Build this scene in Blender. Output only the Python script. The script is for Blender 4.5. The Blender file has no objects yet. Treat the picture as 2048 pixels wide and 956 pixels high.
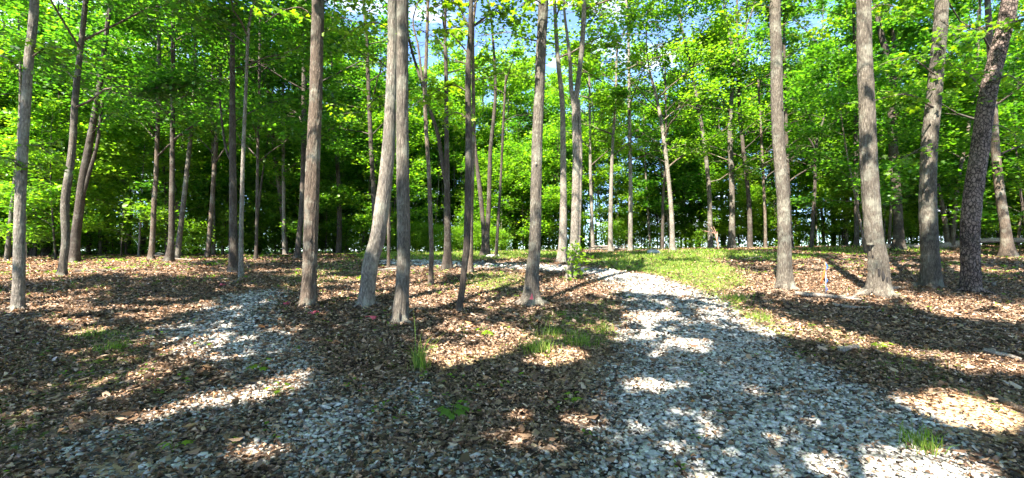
import bpy, math, random
import numpy as np
from mathutils import Vector, Matrix

# ------------------------------------------------------------------ camera, sky, sun, exposure
scene = bpy.context.scene
COL = scene.collection
F = 900.0                      # focal length in photo pixels (2048 wide)
CAMZ = 1.60
PITCH = math.atan(24 / F)      # horizon 24 px below the centre
cam_data = bpy.data.cameras.new("camera")
cam_data.sensor_width = 36.0
cam_data.lens = F / 2048 * 36.0
cam_data.clip_start = 0.05
cam_data.clip_end = 6000
cam = bpy.data.objects.new("camera", cam_data)
COL.objects.link(cam)
cam.location = (0, 0, CAMZ)
cam.rotation_euler = (math.radians(90) + PITCH, 0, 0)
scene.camera = cam

SUN_EL = math.radians(54)
SUN_AZ_X, SUN_AZ_Y = -0.50, -0.866      # horizontal direction towards the sun: behind the camera, to its left
SUNV = np.array([SUN_AZ_X * math.cos(SUN_EL), SUN_AZ_Y * math.cos(SUN_EL), math.sin(SUN_EL)])
sd = bpy.data.lights.new("sun", 'SUN')
sd.energy = 5.0
sd.angle = math.radians(0.5)
sd.color = (1.0, 0.93, 0.82)
so = bpy.data.objects.new("sun", sd)
COL.objects.link(so)
so.location = (-20, -30, 60)
so.rotation_euler = Vector(SUNV).to_track_quat('Z', 'Y').to_euler()

world = bpy.data.worlds.new("World")
scene.world = world
world.use_nodes = True
wn, wl = world.node_tree.nodes, world.node_tree.links
wn.clear()
w_out = wn.new("ShaderNodeOutputWorld")
w_bg = wn.new("ShaderNodeBackground")
w_bg.inputs["Strength"].default_value = 0.112
sky = wn.new("ShaderNodeTexSky")
sky.sky_type = 'NISHITA'
sky.sun_disc = False
sky.sun_elevation = SUN_EL
sky.sun_rotation = math.atan2(SUN_AZ_X, SUN_AZ_Y)
sky.air_density = 0.8
sky.altitude = 2500
sky.dust_density = 0.3
sky.ozone_density = 4.0
w_tc = wn.new("ShaderNodeTexCoord")
w_map = wn.new("ShaderNodeMapping")
w_map.inputs["Scale"].default_value = (1.6, 1.6, 4.5)
w_map.inputs["Location"].default_value = (3.1, 0.4, 0.2)
w_noise = wn.new("ShaderNodeTexNoise")
w_noise.inputs["Scale"].default_value = 1.7
w_noise.inputs["Detail"].default_value = 8
w_noise.inputs["Roughness"].default_value = 0.58
w_ramp = wn.new("ShaderNodeValToRGB")
w_ramp.color_ramp.elements[0].position = 0.53
w_ramp.color_ramp.elements[1].position = 0.66
w_mix = wn.new("ShaderNodeMix")
w_mix.data_type = 'RGBA'
w_mix.inputs[7].default_value = (4.6, 5.0, 5.6, 1)
wl.new(w_tc.outputs["Generated"], w_map.inputs[0])
wl.new(w_map.outputs[0], w_noise.inputs["Vector"])
wl.new(w_noise.outputs["Fac"], w_ramp.inputs[0])
wl.new(w_ramp.outputs[0], w_mix.inputs[0])
wl.new(sky.outputs[0], w_mix.inputs[6])
wl.new(w_mix.outputs[2], w_bg.inputs[0])
wl.new(w_bg.outputs[0], w_out.inputs[0])

scene.view_settings.view_transform = 'Standard'
scene.view_settings.look = 'None'
scene.view_settings.exposure = 2.75
scene.view_settings.gamma = 1.0
scene.cycles.use_denoising = True
scene.cycles.max_bounces = 7
scene.cycles.diffuse_bounces = 4
scene.cycles.glossy_bounces = 2
scene.cycles.transmission_bounces = 5
scene.cycles.use_adaptive_sampling = True
scene.cycles.adaptive_threshold = 0.02

rng = np.random.default_rng(11)
R_ = random.Random(5)

# ------------------------------------------------------------------ numeric helpers
def _hash(ix, iy, iz, seed):
    h = (ix.astype(np.int64) * 374761393 + iy.astype(np.int64) * 668265263 + iz.astype(np.int64) * 2147483647 + seed * 974711)
    h = (h ^ (h >> 13)) * 1274126177
    h = h ^ (h >> 16)
    return (h & 0xFFFFFF) / float(0xFFFFFF)

def noise3(x, y, z, seed=0):
    x, y, z = np.broadcast_arrays(np.asarray(x, float), np.asarray(y, float), np.asarray(z, float))
    ix, iy, iz = np.floor(x), np.floor(y), np.floor(z)
    fx, fy, fz = x - ix, y - iy, z - iz
    fx, fy, fz = fx * fx * (3 - 2 * fx), fy * fy * (3 - 2 * fy), fz * fz * (3 - 2 * fz)
    r = 0
    for dx in (0, 1):
        for dy in (0, 1):
            for dz in (0, 1):
                w = (fx if dx else 1 - fx) * (fy if dy else 1 - fy) * (fz if dz else 1 - fz)
                r = r + w * _hash(ix + dx, iy + dy, iz + dz, seed)
    return r * 2 - 1

def noise2(x, y, seed=0):
    return noise3(x, y, 0.5 + 0 * np.asarray(x, float), seed)

def fbm2(x, y, seed=0, octv=3):
    a, s, r = 1.0, 1.0, 0
    for k in range(octv):
        r = r + a * noise2(x * s, y * s, seed + k)
        a *= 0.5
        s *= 2.1
    return r / 1.75

_Y = np.array([-60, -10, 0, 3, 6, 9, 12, 16, 22, 30, 42, 60, 110, 300, 3000.])
_Z = np.array([-3, -.45, 0, .05, .36, .72, .96, 1.22, 1.50, 1.66, 1.60, .6, -6, -22, -40.])
_Yd = np.concatenate([np.linspace(-60, 60, 1201), np.geomspace(61, 3000, 200)])
_Zd = np.interp(_Yd, _Y, _Z)
_k = np.ones(21) / 21
_Zs = _Zd.copy()
for _ in range(2):
    _Zs[10:1190] = np.convolve(_Zs, _k, 'same')[10:1190]

def H(x, y):
    x = np.asarray(x, float)
    y = np.asarray(y, float)
    z = np.interp(y, _Yd, _Zs)
    f = np.clip((y - 8) / 18, 0, 1)
    z = z + f * 0.014 * np.clip(x, -20, 25)                  # rises a little to the right
    lf = np.clip((-x - 4) / 12, 0, 1) * np.clip((y - 34) / 14, 0, 1)
    z = z + lf * np.clip(1.4 - z, 0, 30) * (y < 400)       # the wood on the left stays level
    z = z + 0.05 * fbm2(x * 0.45, y * 0.45, 3) + 0.015 * noise2(x * 2.3, y * 2.3, 9)
    z = z - 0.05 * np.clip(1 - np.abs(x - 2.2) / 1.6, 0, 1) * (y < 9)
    return z

CP, SP = math.cos(PITCH), math.sin(PITCH)
def ray(px, py):
    cx, cy = (px - 1024) / F, (478 - py) / F
    d = np.array([cx, CP - cy * SP, SP + cy * CP])
    return d / d[1]

def on_depth(px, py, D):
    d = ray(px, py)
    return np.array([0, 0, CAMZ]) + d * D

def gp(px, py):
    """ground point seen at that photo pixel"""
    d = ray(px, max(py, 497))
    ts = np.concatenate([np.linspace(1.0, 12, 900), np.linspace(12.02, 34, 900)])
    z = CAMZ + d[2] * ts - H(d[0] * ts, ts)
    k = np.where(z < 0)[0]
    t = ts[k[0]] if len(k) else 33.0
    return np.array([d[0] * t, t, float(H(d[0] * t, t))])

def gp2(px, py):
    """like gp but also for pixels below the frame (nearer than the picture shows)"""
    return gp(px, py)[:2]

def in_poly(x, y, poly):
    inside = np.zeros(x.shape, bool)
    n = len(poly)
    for i in range(n):
        x0, y0 = poly[i]
        x1, y1 = poly[(i + 1) % n]
        if y0 == y1:
            continue
        c = ((y0 > y) != (y1 > y)) & (x < (x1 - x0) * (y - y0) / (y1 - y0) + x0)
        inside ^= c
    return inside

def poly_dist(x, y, poly):
    d = np.full(x.shape, 1e9)
    n = len(poly)
    for i in range(n):
        x0, y0 = poly[i]
        x1, y1 = poly[(i + 1) % n]
        L = (x1 - x0) ** 2 + (y1 - y0) ** 2 + 1e-9
        t = np.clip(((x - x0) * (x1 - x0) + (y - y0) * (y1 - y0)) / L, 0, 1)
        d = np.minimum(d, np.hypot(x - x0 - t * (x1 - x0), y - y0 - t * (y1 - y0)))
    return np.where(in_poly(x, y, poly), d, -d)

def mask(x, y, polys, soft):
    """softly edged cover weight from ground outlines"""
    m = np.zeros(np.shape(x))
    for poly, w in polys:
        sd_ = poly_dist(x, y, poly) + soft * 0.9 * fbm2(x * 1.6, y * 1.6, 21)
        m = np.maximum(m, w * np.clip(0.5 + sd_ / (2 * soft), 0, 1))
    return m

def P(*pts):
    return [tuple(gp2(a, b)) for a, b in pts]

# ------------------------------------------------------------------ covers of the ground, outlined where they lie
ROAD = P((1120, 956), (1185, 850), (1205, 780), (1240, 700), (1255, 640), (1250, 600), (1225, 570), (1180, 552), (1100, 541),
         (1000, 536), (900, 533), (820, 533), (740, 528), (745, 521), (850, 520), (960, 525), (1050, 528), (1150, 533), (1230, 541), (1310, 552),
         (1370, 572), (1450, 616), (1560, 688), (1700, 762), (1850, 835), (2000, 940))
ROAD = [(ROAD[0][0] - .15, 1.2)] + ROAD + [(3.9, 1.2)]
LP1 = P((455, 590), (540, 578), (580, 586), (545, 622), (560, 660), (640, 725), (745, 800), (735, 870), (700, 956), (545, 956),
        (560, 860), (575, 800), (560, 775), (470, 740), (330, 690), (297, 668), (360, 640))
LP1 = LP1 + []
LP2 = P((100, 880), (300, 830), (420, 790), (600, 745), (630, 760), (520, 820), (330, 870), (170, 905))
LP3 = P((640, 956), (700, 905), (900, 895), (1000, 930), (1150, 900), (1150, 956))
LP4 = P((740, 770), (850, 745), (900, 800), (850, 860), (760, 850))
LP5 = P((180, 950), (330, 903), (470, 880), (555, 878), (560, 905), (430, 942), (330, 975), (180, 975))
GRAVEL = [(LP5, .66), (ROAD, .98), (LP1, .90), (LP2, .80), (LP3, .62), (LP4, .55)]
CLAY = [(P((1790, 800), (1900, 780), (2048, 800), (2100, 870), (1960, 880), (1850, 850)), .9),
        (P((1030, 690), (1180, 665), (1230, 720), (1190, 765), (1080, 760)), .45),
        (P((200, 930), (330, 905), (360, 935), (230, 970)), .8),
        (P((830, 740), (960, 690), (1050, 690), (1000, 730), (880, 760)), .45)]
GRASS = [(P((1170, 522), (1400, 511), (1480, 545), (1490, 575), (1430, 590), (1380, 572), (1310, 549), (1220, 538)), 1.0),
         (P((1370, 560), (1440, 585), (1500, 620), (1570, 660), (1540, 668), (1450, 612)), .8),
         (P((1180, 506), (1420, 500), (1540, 505), (1640, 515), (1560, 522), (1400, 517), (1200, 520)), .8),
         (P((700, 509), (900, 503), (1150, 505), (1200, 514), (1000, 518), (870, 523), (740, 517)), .9),
         (P((930, 545), (1040, 548), (1050, 570), (980, 580), (925, 570)), .8),
         (P((1040, 640), (1230, 600), (1240, 690), (1100, 700), (1030, 700)), .45),
         (P((150, 665), (260, 660), (270, 705), (190, 712)), .8),
         (P((40, 690), (330, 700), (260, 780), (60, 800)), .35),
         (P((-100, 790), (60, 820), (80, 880), (-100, 900)), .6),
         (P((1620, 640), (1900, 700), (1980, 800), (1720, 740), (1560, 650)), .3),
         (P((730, 515), (560, 545), (570, 585), (720, 560)), .35),
         (P((1560, 500), (1700, 492), (1900, 492), (1900, 502), (1700, 508)), .5)]

def cover(x, y):
    g = mask(x, y, GRAVEL, 0.32)
    g = g * (1 - 0.32 * np.clip(fbm2(x * 1.1 + 4, y * 1.1, 31) * 2.2 - .15, 0, 1) * (y < 9))
    gr = mask(x, y, GRASS, 0.35)
    far = np.clip((y - 24) / 6, 0, 1) * np.clip(1 - np.abs(x - 3) / 16, 0, 1) * .8
    gr = np.maximum(gr, far)
    gr = gr * np.clip(.85 + .6 * fbm2(x * 1.9, y * 1.9, 41), 0, 1)
    c = mask(x, y, CLAY, 0.22)
    return g, gr, c

# ------------------------------------------------------------------ sun-lit spots: openings in the canopy towards the sun
LIT = []      # (x, y, z, radius)
def lit(px, py, r, n=1, px2=None, py2=None):
    for i in range(n):
        t = i / max(1, n - 1)
        a = px + (px2 - px) * t if px2 is not None else px
        b = py + (py2 - py) * t if px2 is not None else py
        p = gp(a, b)
        LIT.append((p[0], p[1], p[2], r * (0.85 + 0.3 * R_.random())))
LITPOLY = [
    (P((818, 567), (1006, 574), (992, 592), (876, 615), (818, 618)), 1.),
    (P((740, 542), (860, 532), (890, 555), (860, 582), (780, 582), (742, 570)), .8),
    (P((634, 556), (715, 552), (715, 602), (636, 600)), .6),
    (P((940, 556), (1052, 554), (1052, 572), (950, 582)), .7),
    (P((1085, 560), (1236, 543), (1248, 584), (1152, 594), (1120, 582)), 1.),
    (P((1220, 538), (1330, 550), (1400, 575), (1340, 592), (1245, 586)), 1.),
    (P((1300, 520), (1450, 526), (1500, 560), (1430, 588), (1350, 566), (1280, 542)), 1.),
    (P((860, 500), (1010, 500), (1010, 510), (870, 511)), 1.),
    (P((40, 596), (165, 590), (178, 616), (50, 614)), .9),
    (P((-40, 630), (180, 602), (350, 590), (512, 568), (570, 584), (500, 640), (300, 662), (100, 676), (-40, 680)), .45),
    (P((365, 803), (440, 786), (560, 756), (632, 744), (636, 768), (560, 790), (470, 814), (370, 824)), 1.),
    (P((225, 848), (345, 818), (352, 838), (236, 868)), .9),
    (P((480, 890), (560, 880), (570, 900), (490, 910)), .7),
    (P((843, 737), (856, 708), (973, 682), (1010, 652), (1040, 665), (1044, 690), (973, 720), (877, 745)), .9),
    (P((1046, 724), (1153, 686), (1176, 710), (1094, 740)), .85),
    (P((1480, 636), (1560, 632), (1700, 668), (1860, 703), (2100, 740), (2100, 768), (1900, 742), (1740, 703), (1600, 672), (1500, 662)), .85),
    (P((1800, 812), (1900, 786), (2010, 826), (2010, 862), (1900, 852)), .9),
    (P((1630, 940), (1800, 903), (1990, 925), (2040, 975), (1640, 975)), .95),
    (P((1830, 592), (2090, 620), (2090, 650), (1900, 638), (1825, 612)), .75),
    (P((1590, 514), (1740, 517), (1745, 568), (1600, 548)), .65),
    (P((1245, 626), (1340, 619), (1350, 640), (1258, 648)), .9),
    (P((1372, 680), (1424, 682), (1420, 698), (1378, 695)), .9),
    (P((1240, 512), (1450, 504), (1450, 513), (1300, 517)), 1.),
    (P((1240, 765), (1300, 755), (1320, 780), (1262, 790)), .7),
]
def lit_trunk(px, y0, y1, base, r, n=5, px2=None):
    """sunny stretch of a trunk standing at ground pixel base"""
    D = gp(*base)[1]
    for i in range(n):
        t = i / max(1, n - 1)
        q = on_depth(px + ((px2 or px) - px) * t, y0 + (y1 - y0) * t, D)
        LIT.append((q[0], q[1] - .1, q[2], r))
lit_trunk(785, 20, 470, (732, 612), .22, 11, 752)
lit_trunk(633, 90, 140, (617, 610), .2, 2)
lit_trunk(628, 210, 400, (617, 610), .2, 6, 622)
lit_trunk(618, 540, 600, (617, 610), .13, 2)
lit_trunk(802, 595, 630, (800, 642), .12, 2)
lit_trunk(1082, 30, 260, (1062, 608), .12, 7, 1076)
lit_trunk(1550, 0, 330, (1571, 578), .22, 9, 1560)
lit_trunk(1732, 160, 180, (1757, 590), .15, 1)
lit_trunk(1747, 420, 470, (1757, 590), .2, 2)
lit_trunk(1872, 10, 60, (1861, 574), .2, 2)
lit_trunk(1852, 130, 430, (1861, 574), .12, 9, 1846)
lit_trunk(1150, 380, 480, (1138, 558), .3, 3)
lit_trunk(1128, 380, 500, (1123, 525), .3, 3)
lit_trunk(1344, 290, 490, (1345, 502), .5, 5)
lit_trunk(1222, 350, 490, (1221, 503), .5, 4)
lit_trunk(1186, 350, 490, (1186, 503), .5, 4)
lit_trunk(128, 430, 470, (124, 552), .2, 2)
lit_trunk(145, 290, 300, (124, 552), .2, 1)
lit_trunk(38, 370, 420, (35, 618), .1, 2)
lit_trunk(66, 40, 90, (35, 618), .12, 2)
lit_trunk(1960, 40, 60, (1940, 584), .12, 1)

# ------------------------------------------------------------------ scene-object helpers
def link(o):
    COL.objects.link(o)
    return o

def mesh_from(name, verts, faces, mat, smooth=False, nper=None):
    """verts (n,3) array, faces (m,k) int array of one k"""
    me = bpy.data.meshes.new(name)
    verts = np.asarray(verts, dtype=np.float32)
    faces = np.asarray(faces, dtype=np.int32)
    n, (m, k) = len(verts), faces.shape
    me.vertices.add(n)
    me.vertices.foreach_set("co", verts.ravel())
    me.loops.add(m * k)
    me.loops.foreach_set("vertex_index", faces.ravel())
    me.polygons.add(m)
    me.polygons.foreach_set("loop_start", np.arange(0, m * k, k, dtype=np.int32))
    me.polygons.foreach_set("loop_total", np.full(m, k, dtype=np.int32))
    me.update(calc_edges=True)
    if smooth:
        me.polygons.foreach_set("use_smooth", np.ones(m, dtype=bool))
    if mat:
        me.materials.append(mat)
    return me

def obj(name, me, parent=None, loc=None):
    o = bpy.data.objects.new(name, me)
    link(o)
    if parent:
        o.parent = parent
    if loc is not None:
        o.location = loc
    return o

def tag(o, label=None, cat=None, group=None, kind=None):
    if label:
        o['label'] = label
    if cat:
        o['category'] = cat
    if group:
        o['group'] = group
    if kind:
        o['kind'] = kind
    return o

def empty(name, loc, rz=0):
    o = bpy.data.objects.new(name, None)
    o.empty_display_size = .3
    link(o)
    o.location = loc
    o.rotation_euler = (0, 0, rz)
    return o

class Geo:
    """collects vertex / quad blocks"""
    def __init__(s):
        s.v, s.f, s.n = [], [], 0
    def add(s, v, f):
        s.v.append(np.asarray(v, float))
        s.f.append(np.asarray(f, int) + s.n)
        s.n += len(v)
    def mesh(s, name, mat, smooth=False):
        return mesh_from(name, np.concatenate(s.v), np.concatenate(s.f), mat, smooth)

def tube(geo, pts, rad, sides=6, rough=None, cap=True, seed=0):
    """quad tube along pts; rough(ring_arclen, angle, r)->factor"""
    pts = np.asarray(pts, float)
    rad = np.asarray(rad, float)
    n = len(pts)
    tan = np.gradient(pts, axis=0)
    tan /= np.linalg.norm(tan, axis=1)[:, None] + 1e-9
    ref = np.array([0, 1.0, 0]) if abs(tan[:, 2]).mean() > .5 else np.array([0, 0, 1.0])
    a1 = np.cross(tan, ref)
    a1 /= np.linalg.norm(a1, axis=1)[:, None] + 1e-9
    a2 = np.cross(tan, a1)
    ang = np.linspace(0, 2 * math.pi, sides, endpoint=False)
    s = np.concatenate([[0], np.cumsum(np.linalg.norm(np.diff(pts, axis=0), axis=1))])
    rr = rad[:, None] * np.ones((1, sides))
    if rough is not None:
        rr = rr * rough(s[:, None], ang[None, :], rad[:, None])
    v = pts[:, None, :] + rr[:, :, None] * (np.cos(ang)[None, :, None] * a1[:, None, :] + np.sin(ang)[None, :, None] * a2[:, None, :])
    v = v.reshape(-1, 3)
    i = np.arange(n - 1)[:, None] * sides
    j = np.arange(sides)[None, :]
    jn = (j + 1) % sides
    f = np.stack([i + j, i + sides + j, i + sides + jn, i + jn], -1).reshape(-1, 4)
    if cap:
        k = len(v)
        v = np.vstack([v, pts[-1] + tan[-1] * rad[-1] * .6, pts[0]])
        top = (n - 1) * sides
        fc = np.stack([top + j[0], np.full(sides, k), np.full(sides, k), top + jn[0]], -1)
        # degenerate-free caps: quads over two steps
        fq = [[top + q, k, top + (q + 2) % sides, top + (q + 1) % sides] for q in range(0, sides - 1, 2)]
        fb = [[q, (q + 1) % sides, (q + 2) % sides, k + 1] for q in range(0, sides - 1, 2)]
        f = np.vstack([f, fq, fb])
    geo.add(v, f)

def smooth_path(pts, n):
    """Catmull-Rom resample of control points (k, d) to n points"""
    p = np.asarray(pts, float)
    p = np.vstack([2 * p[0] - p[1], p, 2 * p[-1] - p[-2]])
    seg = len(p) - 3
    t = np.linspace(0, seg - 1e-6, n)
    i = t.astype(int)
    u = (t - i)[:, None]
    a, b, c, d = p[i], p[i + 1], p[i + 2], p[i + 3]
    return .5 * (2 * b + (c - a) * u + (2 * a - 5 * b + 4 * c - d) * u ** 2 + (3 * b - a - 3 * c + d) * u ** 3)

# ------------------------------------------------------------------ materials
def new_mat(name):
    m = bpy.data.materials.new(name)
    m.use_nodes = True
    nt = m.node_tree
    nt.nodes.clear()
    out = nt.nodes.new("ShaderNodeOutputMaterial")
    return m, nt, nt.nodes, nt.links, out

def ramp(N, stops, interp='LINEAR'):
    r = N.new("ShaderNodeValToRGB")
    r.color_ramp.interpolation = interp
    e = r.color_ramp.elements
    e[0].position, e[0].color = stops[0][0], (*stops[0][1], 1)
    e[1].position, e[1].color = stops[-1][0], (*stops[-1][1], 1)
    for p_, c_ in stops[1:-1]:
        q = e.new(p_)
        q.color = (*c_, 1)
    return r

def mixc(N, L, fac, a, b, mode='MIX'):
    m = N.new("ShaderNodeMix")
    m.data_type = 'RGBA'
    m.blend_type = mode
    for s_, v_ in ((0, fac), (6, a), (7, b)):
        if hasattr(v_, 'links') or hasattr(v_, 'is_linked'):
            L.new(v_, m.inputs[s_])
        elif isinstance(v_, (int, float)):
            m.inputs[s_].default_value = v_
        else:
            m.inputs[s_].default_value = (*v_, 1)
    return m.outputs[2]

def leaf_mat(name, stops, trans=0.5, tcol=(2.2, 2.5, .6), gloss=.35, objvar=.0):
    m, nt, N, L, out = new_mat(name)
    geo = N.new("ShaderNodeNewGeometry")
    r = ramp(N, stops)
    if objvar:
        oi = N.new("ShaderNodeObjectInfo")
        mm = N.new("ShaderNodeMath"); mm.operation = 'MULTIPLY_ADD'
        L.new(oi.outputs["Random"], mm.inputs[0]); mm.inputs[1].default_value = objvar; mm.inputs[2].default_value = -objvar / 2
        ad = N.new("ShaderNodeMath"); ad.operation = 'ADD'; ad.use_clamp = True
        L.new(geo.outputs["Random Per Island"], ad.inputs[0]); L.new(mm.outputs[0], ad.inputs[1])
        L.new(ad.outputs[0], r.inputs[0])
    else:
        L.new(geo.outputs["Random Per Island"], r.inputs[0])
    b = N.new("ShaderNodeBsdfPrincipled")
    b.inputs["Roughness"].default_value = .45
    b.inputs["Specular IOR Level"].default_value = gloss
    L.new(r.outputs[0], b.inputs["Base Color"])
    if trans > 0:
        t = N.new("ShaderNodeBsdfTranslucent")
        tc = mixc(N, L, 1.0, r.outputs[0], tcol, 'MULTIPLY')
        L.new(tc, t.inputs[0])
        mx = N.new("ShaderNodeMixShader")
        mx.inputs[0].default_value = trans
        L.new(b.outputs[0], mx.inputs[1]); L.new(t.outputs[0], mx.inputs[2])
        L.new(mx.outputs[0], out.inputs[0])
    else:
        L.new(b.outputs[0], out.inputs[0])
    return m

G1, G2, G3 = (.035, .10, .012), (.08, .175, .016), (.19, .28, .026)
M_LEAF = leaf_mat("green_foliage", [(0, G1), (.5, G2), (1, G3)], objvar=.5)
M_LEAFD = leaf_mat("deep_green_foliage", [(0, (.02, .07, .014)), (.6, (.048, .13, .018)), (1, (.10, .20, .022))], objvar=.4)
M_LEAFY = leaf_mat("yellow_green_foliage", [(0, (.08, .17, .016)), (.5, (.12, .22, .02)), (1, (.17, .27, .03))], tcol=(1.8, 2.0, .5))  # sunlit brightness of the centre crowns is put into this colour
M_GRASS = leaf_mat("grass_blades", [(0, (.07, .135, .018)), (.5, (.14, .215, .028)), (.85, (.21, .26, .04)), (1, (.36, .29, .14))], trans=.35)
M_LITTER = leaf_mat("dry_leaf_litter", [(0, (.035, .022, .015)), (.22, (.10, .061, .038)), (.48, (.19, .115, .07)), (.72, (.33, .215, .135)),
                                        (.9, (.50, .37, .265)), (.96, (.44, .21, .08)), (1, (.64, .52, .40))], trans=.12, tcol=(1.3, 1.0, .7), gloss=.25)
M_STONE, nt, N, L, out = new_mat("pale_gravel_stone")
geo = N.new("ShaderNodeNewGeometry")
r = ramp(N, [(0, (.17, .15, .12)), (.2, (.33, .305, .26)), (.7, (.52, .49, .43)), (1, (.72, .69, .62))])
L.new(geo.outputs["Random Per Island"], r.inputs[0])
tc = N.new("ShaderNodeTexCoord"); nz = N.new("ShaderNodeTexNoise"); nz.inputs["Scale"].default_value = 60; nz.inputs["Detail"].default_value = 5
L.new(tc.outputs["Object"], nz.inputs["Vector"])
c = mixc(N, L, .35, r.outputs[0], nz.outputs["Color"], 'SOFT_LIGHT')
b = N.new("ShaderNodeBsdfPrincipled"); b.inputs["Roughness"].default_value = .8
bp = N.new("ShaderNodeBump"); bp.inputs["Strength"].default_value = .4; bp.inputs["Distance"].default_value = .004
L.new(nz.outputs["Fac"], bp.inputs["Height"]); L.new(bp.outputs[0], b.inputs["Normal"])
L.new(c, b.inputs["Base Color"]); L.new(b.outputs[0], out.inputs[0])

def bark_mat(name, dark, mid, light, zs=.2, scale=44, lichen=.4, plates=False):
    m, nt, N, L, out = new_mat(name)
    tc = N.new("ShaderNodeTexCoord")
    mp = N.new("ShaderNodeMapping"); mp.inputs["Scale"].default_value = (1, 1, zs)
    L.new(tc.outputs["Object"], mp.inputs[0])
    wz = N.new("ShaderNodeTexNoise"); wz.inputs["Scale"].default_value = scale; wz.inputs["Detail"].default_value = 6; wz.inputs["Roughness"].default_value = .65
    L.new(mp.outputs[0], wz.inputs["Vector"])
    vo = N.new("ShaderNodeTexVoronoi"); vo.feature = 'DISTANCE_TO_EDGE'; vo.inputs["Scale"].default_value = scale * .9
    wm = N.new("ShaderNodeVectorMath"); wm.operation = 'MULTIPLY_ADD'
    L.new(wz.outputs["Color"], wm.inputs[0]); wm.inputs[1].default_value = (.06, .06, .06); L.new(mp.outputs[0], wm.inputs[2])
    L.new(wm.outputs[0], vo.inputs["Vector"])
    mr = N.new("ShaderNodeMapRange"); mr.inputs[1].default_value = 0; mr.inputs[2].default_value = .16 if plates else .35; mr.inputs[3].default_value = 0; mr.inputs[4].default_value = 1
    L.new(vo.outputs["Distance"], mr.inputs[0])
    ms = N.new("ShaderNodeMath"); ms.operation = 'MULTIPLY_ADD'
    ms.inputs[1].default_value = 1.0 if plates else .38
    ms.inputs[2].default_value = .0 if plates else .62
    L.new(mr.outputs[0], ms.inputs[0])
    hm = N.new("ShaderNodeMath"); hm.operation = 'MULTIPLY'
    L.new(ms.outputs[0], hm.inputs[0]); L.new(wz.outputs["Fac"], hm.inputs[1])
    r = ramp(N, [(0.05, dark), (.3, mid), (.62, light)] if plates else [(.2, dark), (.4, mid), (.66, light)])
    L.new(hm.outputs[0], r.inputs[0])
    ln = N.new("ShaderNodeTexNoise"); ln.inputs["Scale"].default_value = 3.2; ln.inputs["Detail"].default_value = 7; ln.inputs["Roughness"].default_value = .7
    L.new(tc.outputs["Object"], ln.inputs["Vector"])
    lr = ramp(N, [(.50, (0, 0, 0)), (.62, (lichen,) * 3)])
    L.new(ln.outputs["Fac"], lr.inputs[0])
    c = mixc(N, L, lr.outputs[0], r.outputs[0], (.30, .31, .25))
    big = N.new("ShaderNodeTexNoise"); big.inputs["Scale"].default_value = 1.3; big.inputs["Detail"].default_value = 3
    L.new(tc.outputs["Object"], big.inputs["Vector"])
    br = ramp(N, [(.3, (.55, .56, .56)), (.5, (.9, .88, .86)), (.7, (1.15, 1.12, 1.08))])
    L.new(big.outputs["Fac"], br.inputs[0])
    c = mixc(N, L, 1.0, c, br.outputs[0], 'MULTIPLY')
    b = N.new("ShaderNodeBsdfPrincipled"); b.inputs["Roughness"].default_value = .9; b.inputs["Specular IOR Level"].default_value = .2
    bp = N.new("ShaderNodeBump"); bp.inputs["Strength"].default_value = .8; bp.inputs["Distance"].default_value = .035
    L.new(hm.outputs[0], bp.inputs["Height"]); L.new(bp.outputs[0], b.inputs["Normal"])
    L.new(c, b.inputs["Base Color"]); L.new(b.outputs[0], out.inputs[0])
    return m

M_BARK = {
    'grey': bark_mat("grey_brown_oak_bark", (.035, .03, .024), (.105, .09, .072), (.24, .212, .175)),
    'pale': bark_mat("pale_smooth_bark", (.07, .06, .05), (.18, .157, .13), (.35, .315, .27), zs=.3, scale=34, lichen=.45),
    'brown': bark_mat("warm_brown_bark", (.035, .026, .02), (.115, .087, .065), (.23, .182, .14)),
    'dark': bark_mat("dark_bark", (.02, .016, .013), (.065, .052, .042), (.13, .105, .085), lichen=.2),
    'plated': bark_mat("dark_plated_pine_bark", (.022, .016, .014), (.11, .082, .07), (.24, .18, .155), zs=.55, scale=22, lichen=.08, plates=True),
}
M_DEADWOOD = bark_mat("weathered_dead_wood", (.10, .085, .07), (.26, .22, .18), (.42, .38, .33), zs=.3, scale=30, lichen=.1)

def flat_mat(name, col, rough=.6, trans=0):
    m, nt, N, L, out = new_mat(name)
    tc = N.new("ShaderNodeTexCoord"); nz = N.new("ShaderNodeTexNoise"); nz.inputs["Scale"].default_value = 25; nz.inputs["Detail"].default_value = 4
    L.new(tc.outputs["Object"], nz.inputs["Vector"])
    r = ramp(N, [(.3, tuple(v * .75 for v in col)), (.7, tuple(min(1, v * 1.1) for v in col))])
    L.new(nz.outputs["Fac"], r.inputs[0])
    b = N.new("ShaderNodeBsdfPrincipled"); b.inputs["Roughness"].default_value = rough
    L.new(r.outputs[0], b.inputs["Base Color"]); L.new(b.outputs[0], out.inputs[0])
    return m
M_ORANGE = flat_mat("orange_flagging_tape", (.60, .11, .012))
M_BLUE = flat_mat("blue_flagging_tape", (.03, .16, .62))
M_WIRE = flat_mat("pale_blue_wire", (.5, .6, .8))
M_PINK = flat_mat("pink_flagging_tape", (.52, .08, .10))
M_ROCK = flat_mat("grey_field_stone", (.36, .36, .34), .85)
M_DEADRED = flat_mat("withered_reddish_twigs", (.30, .17, .12), .8)

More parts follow.
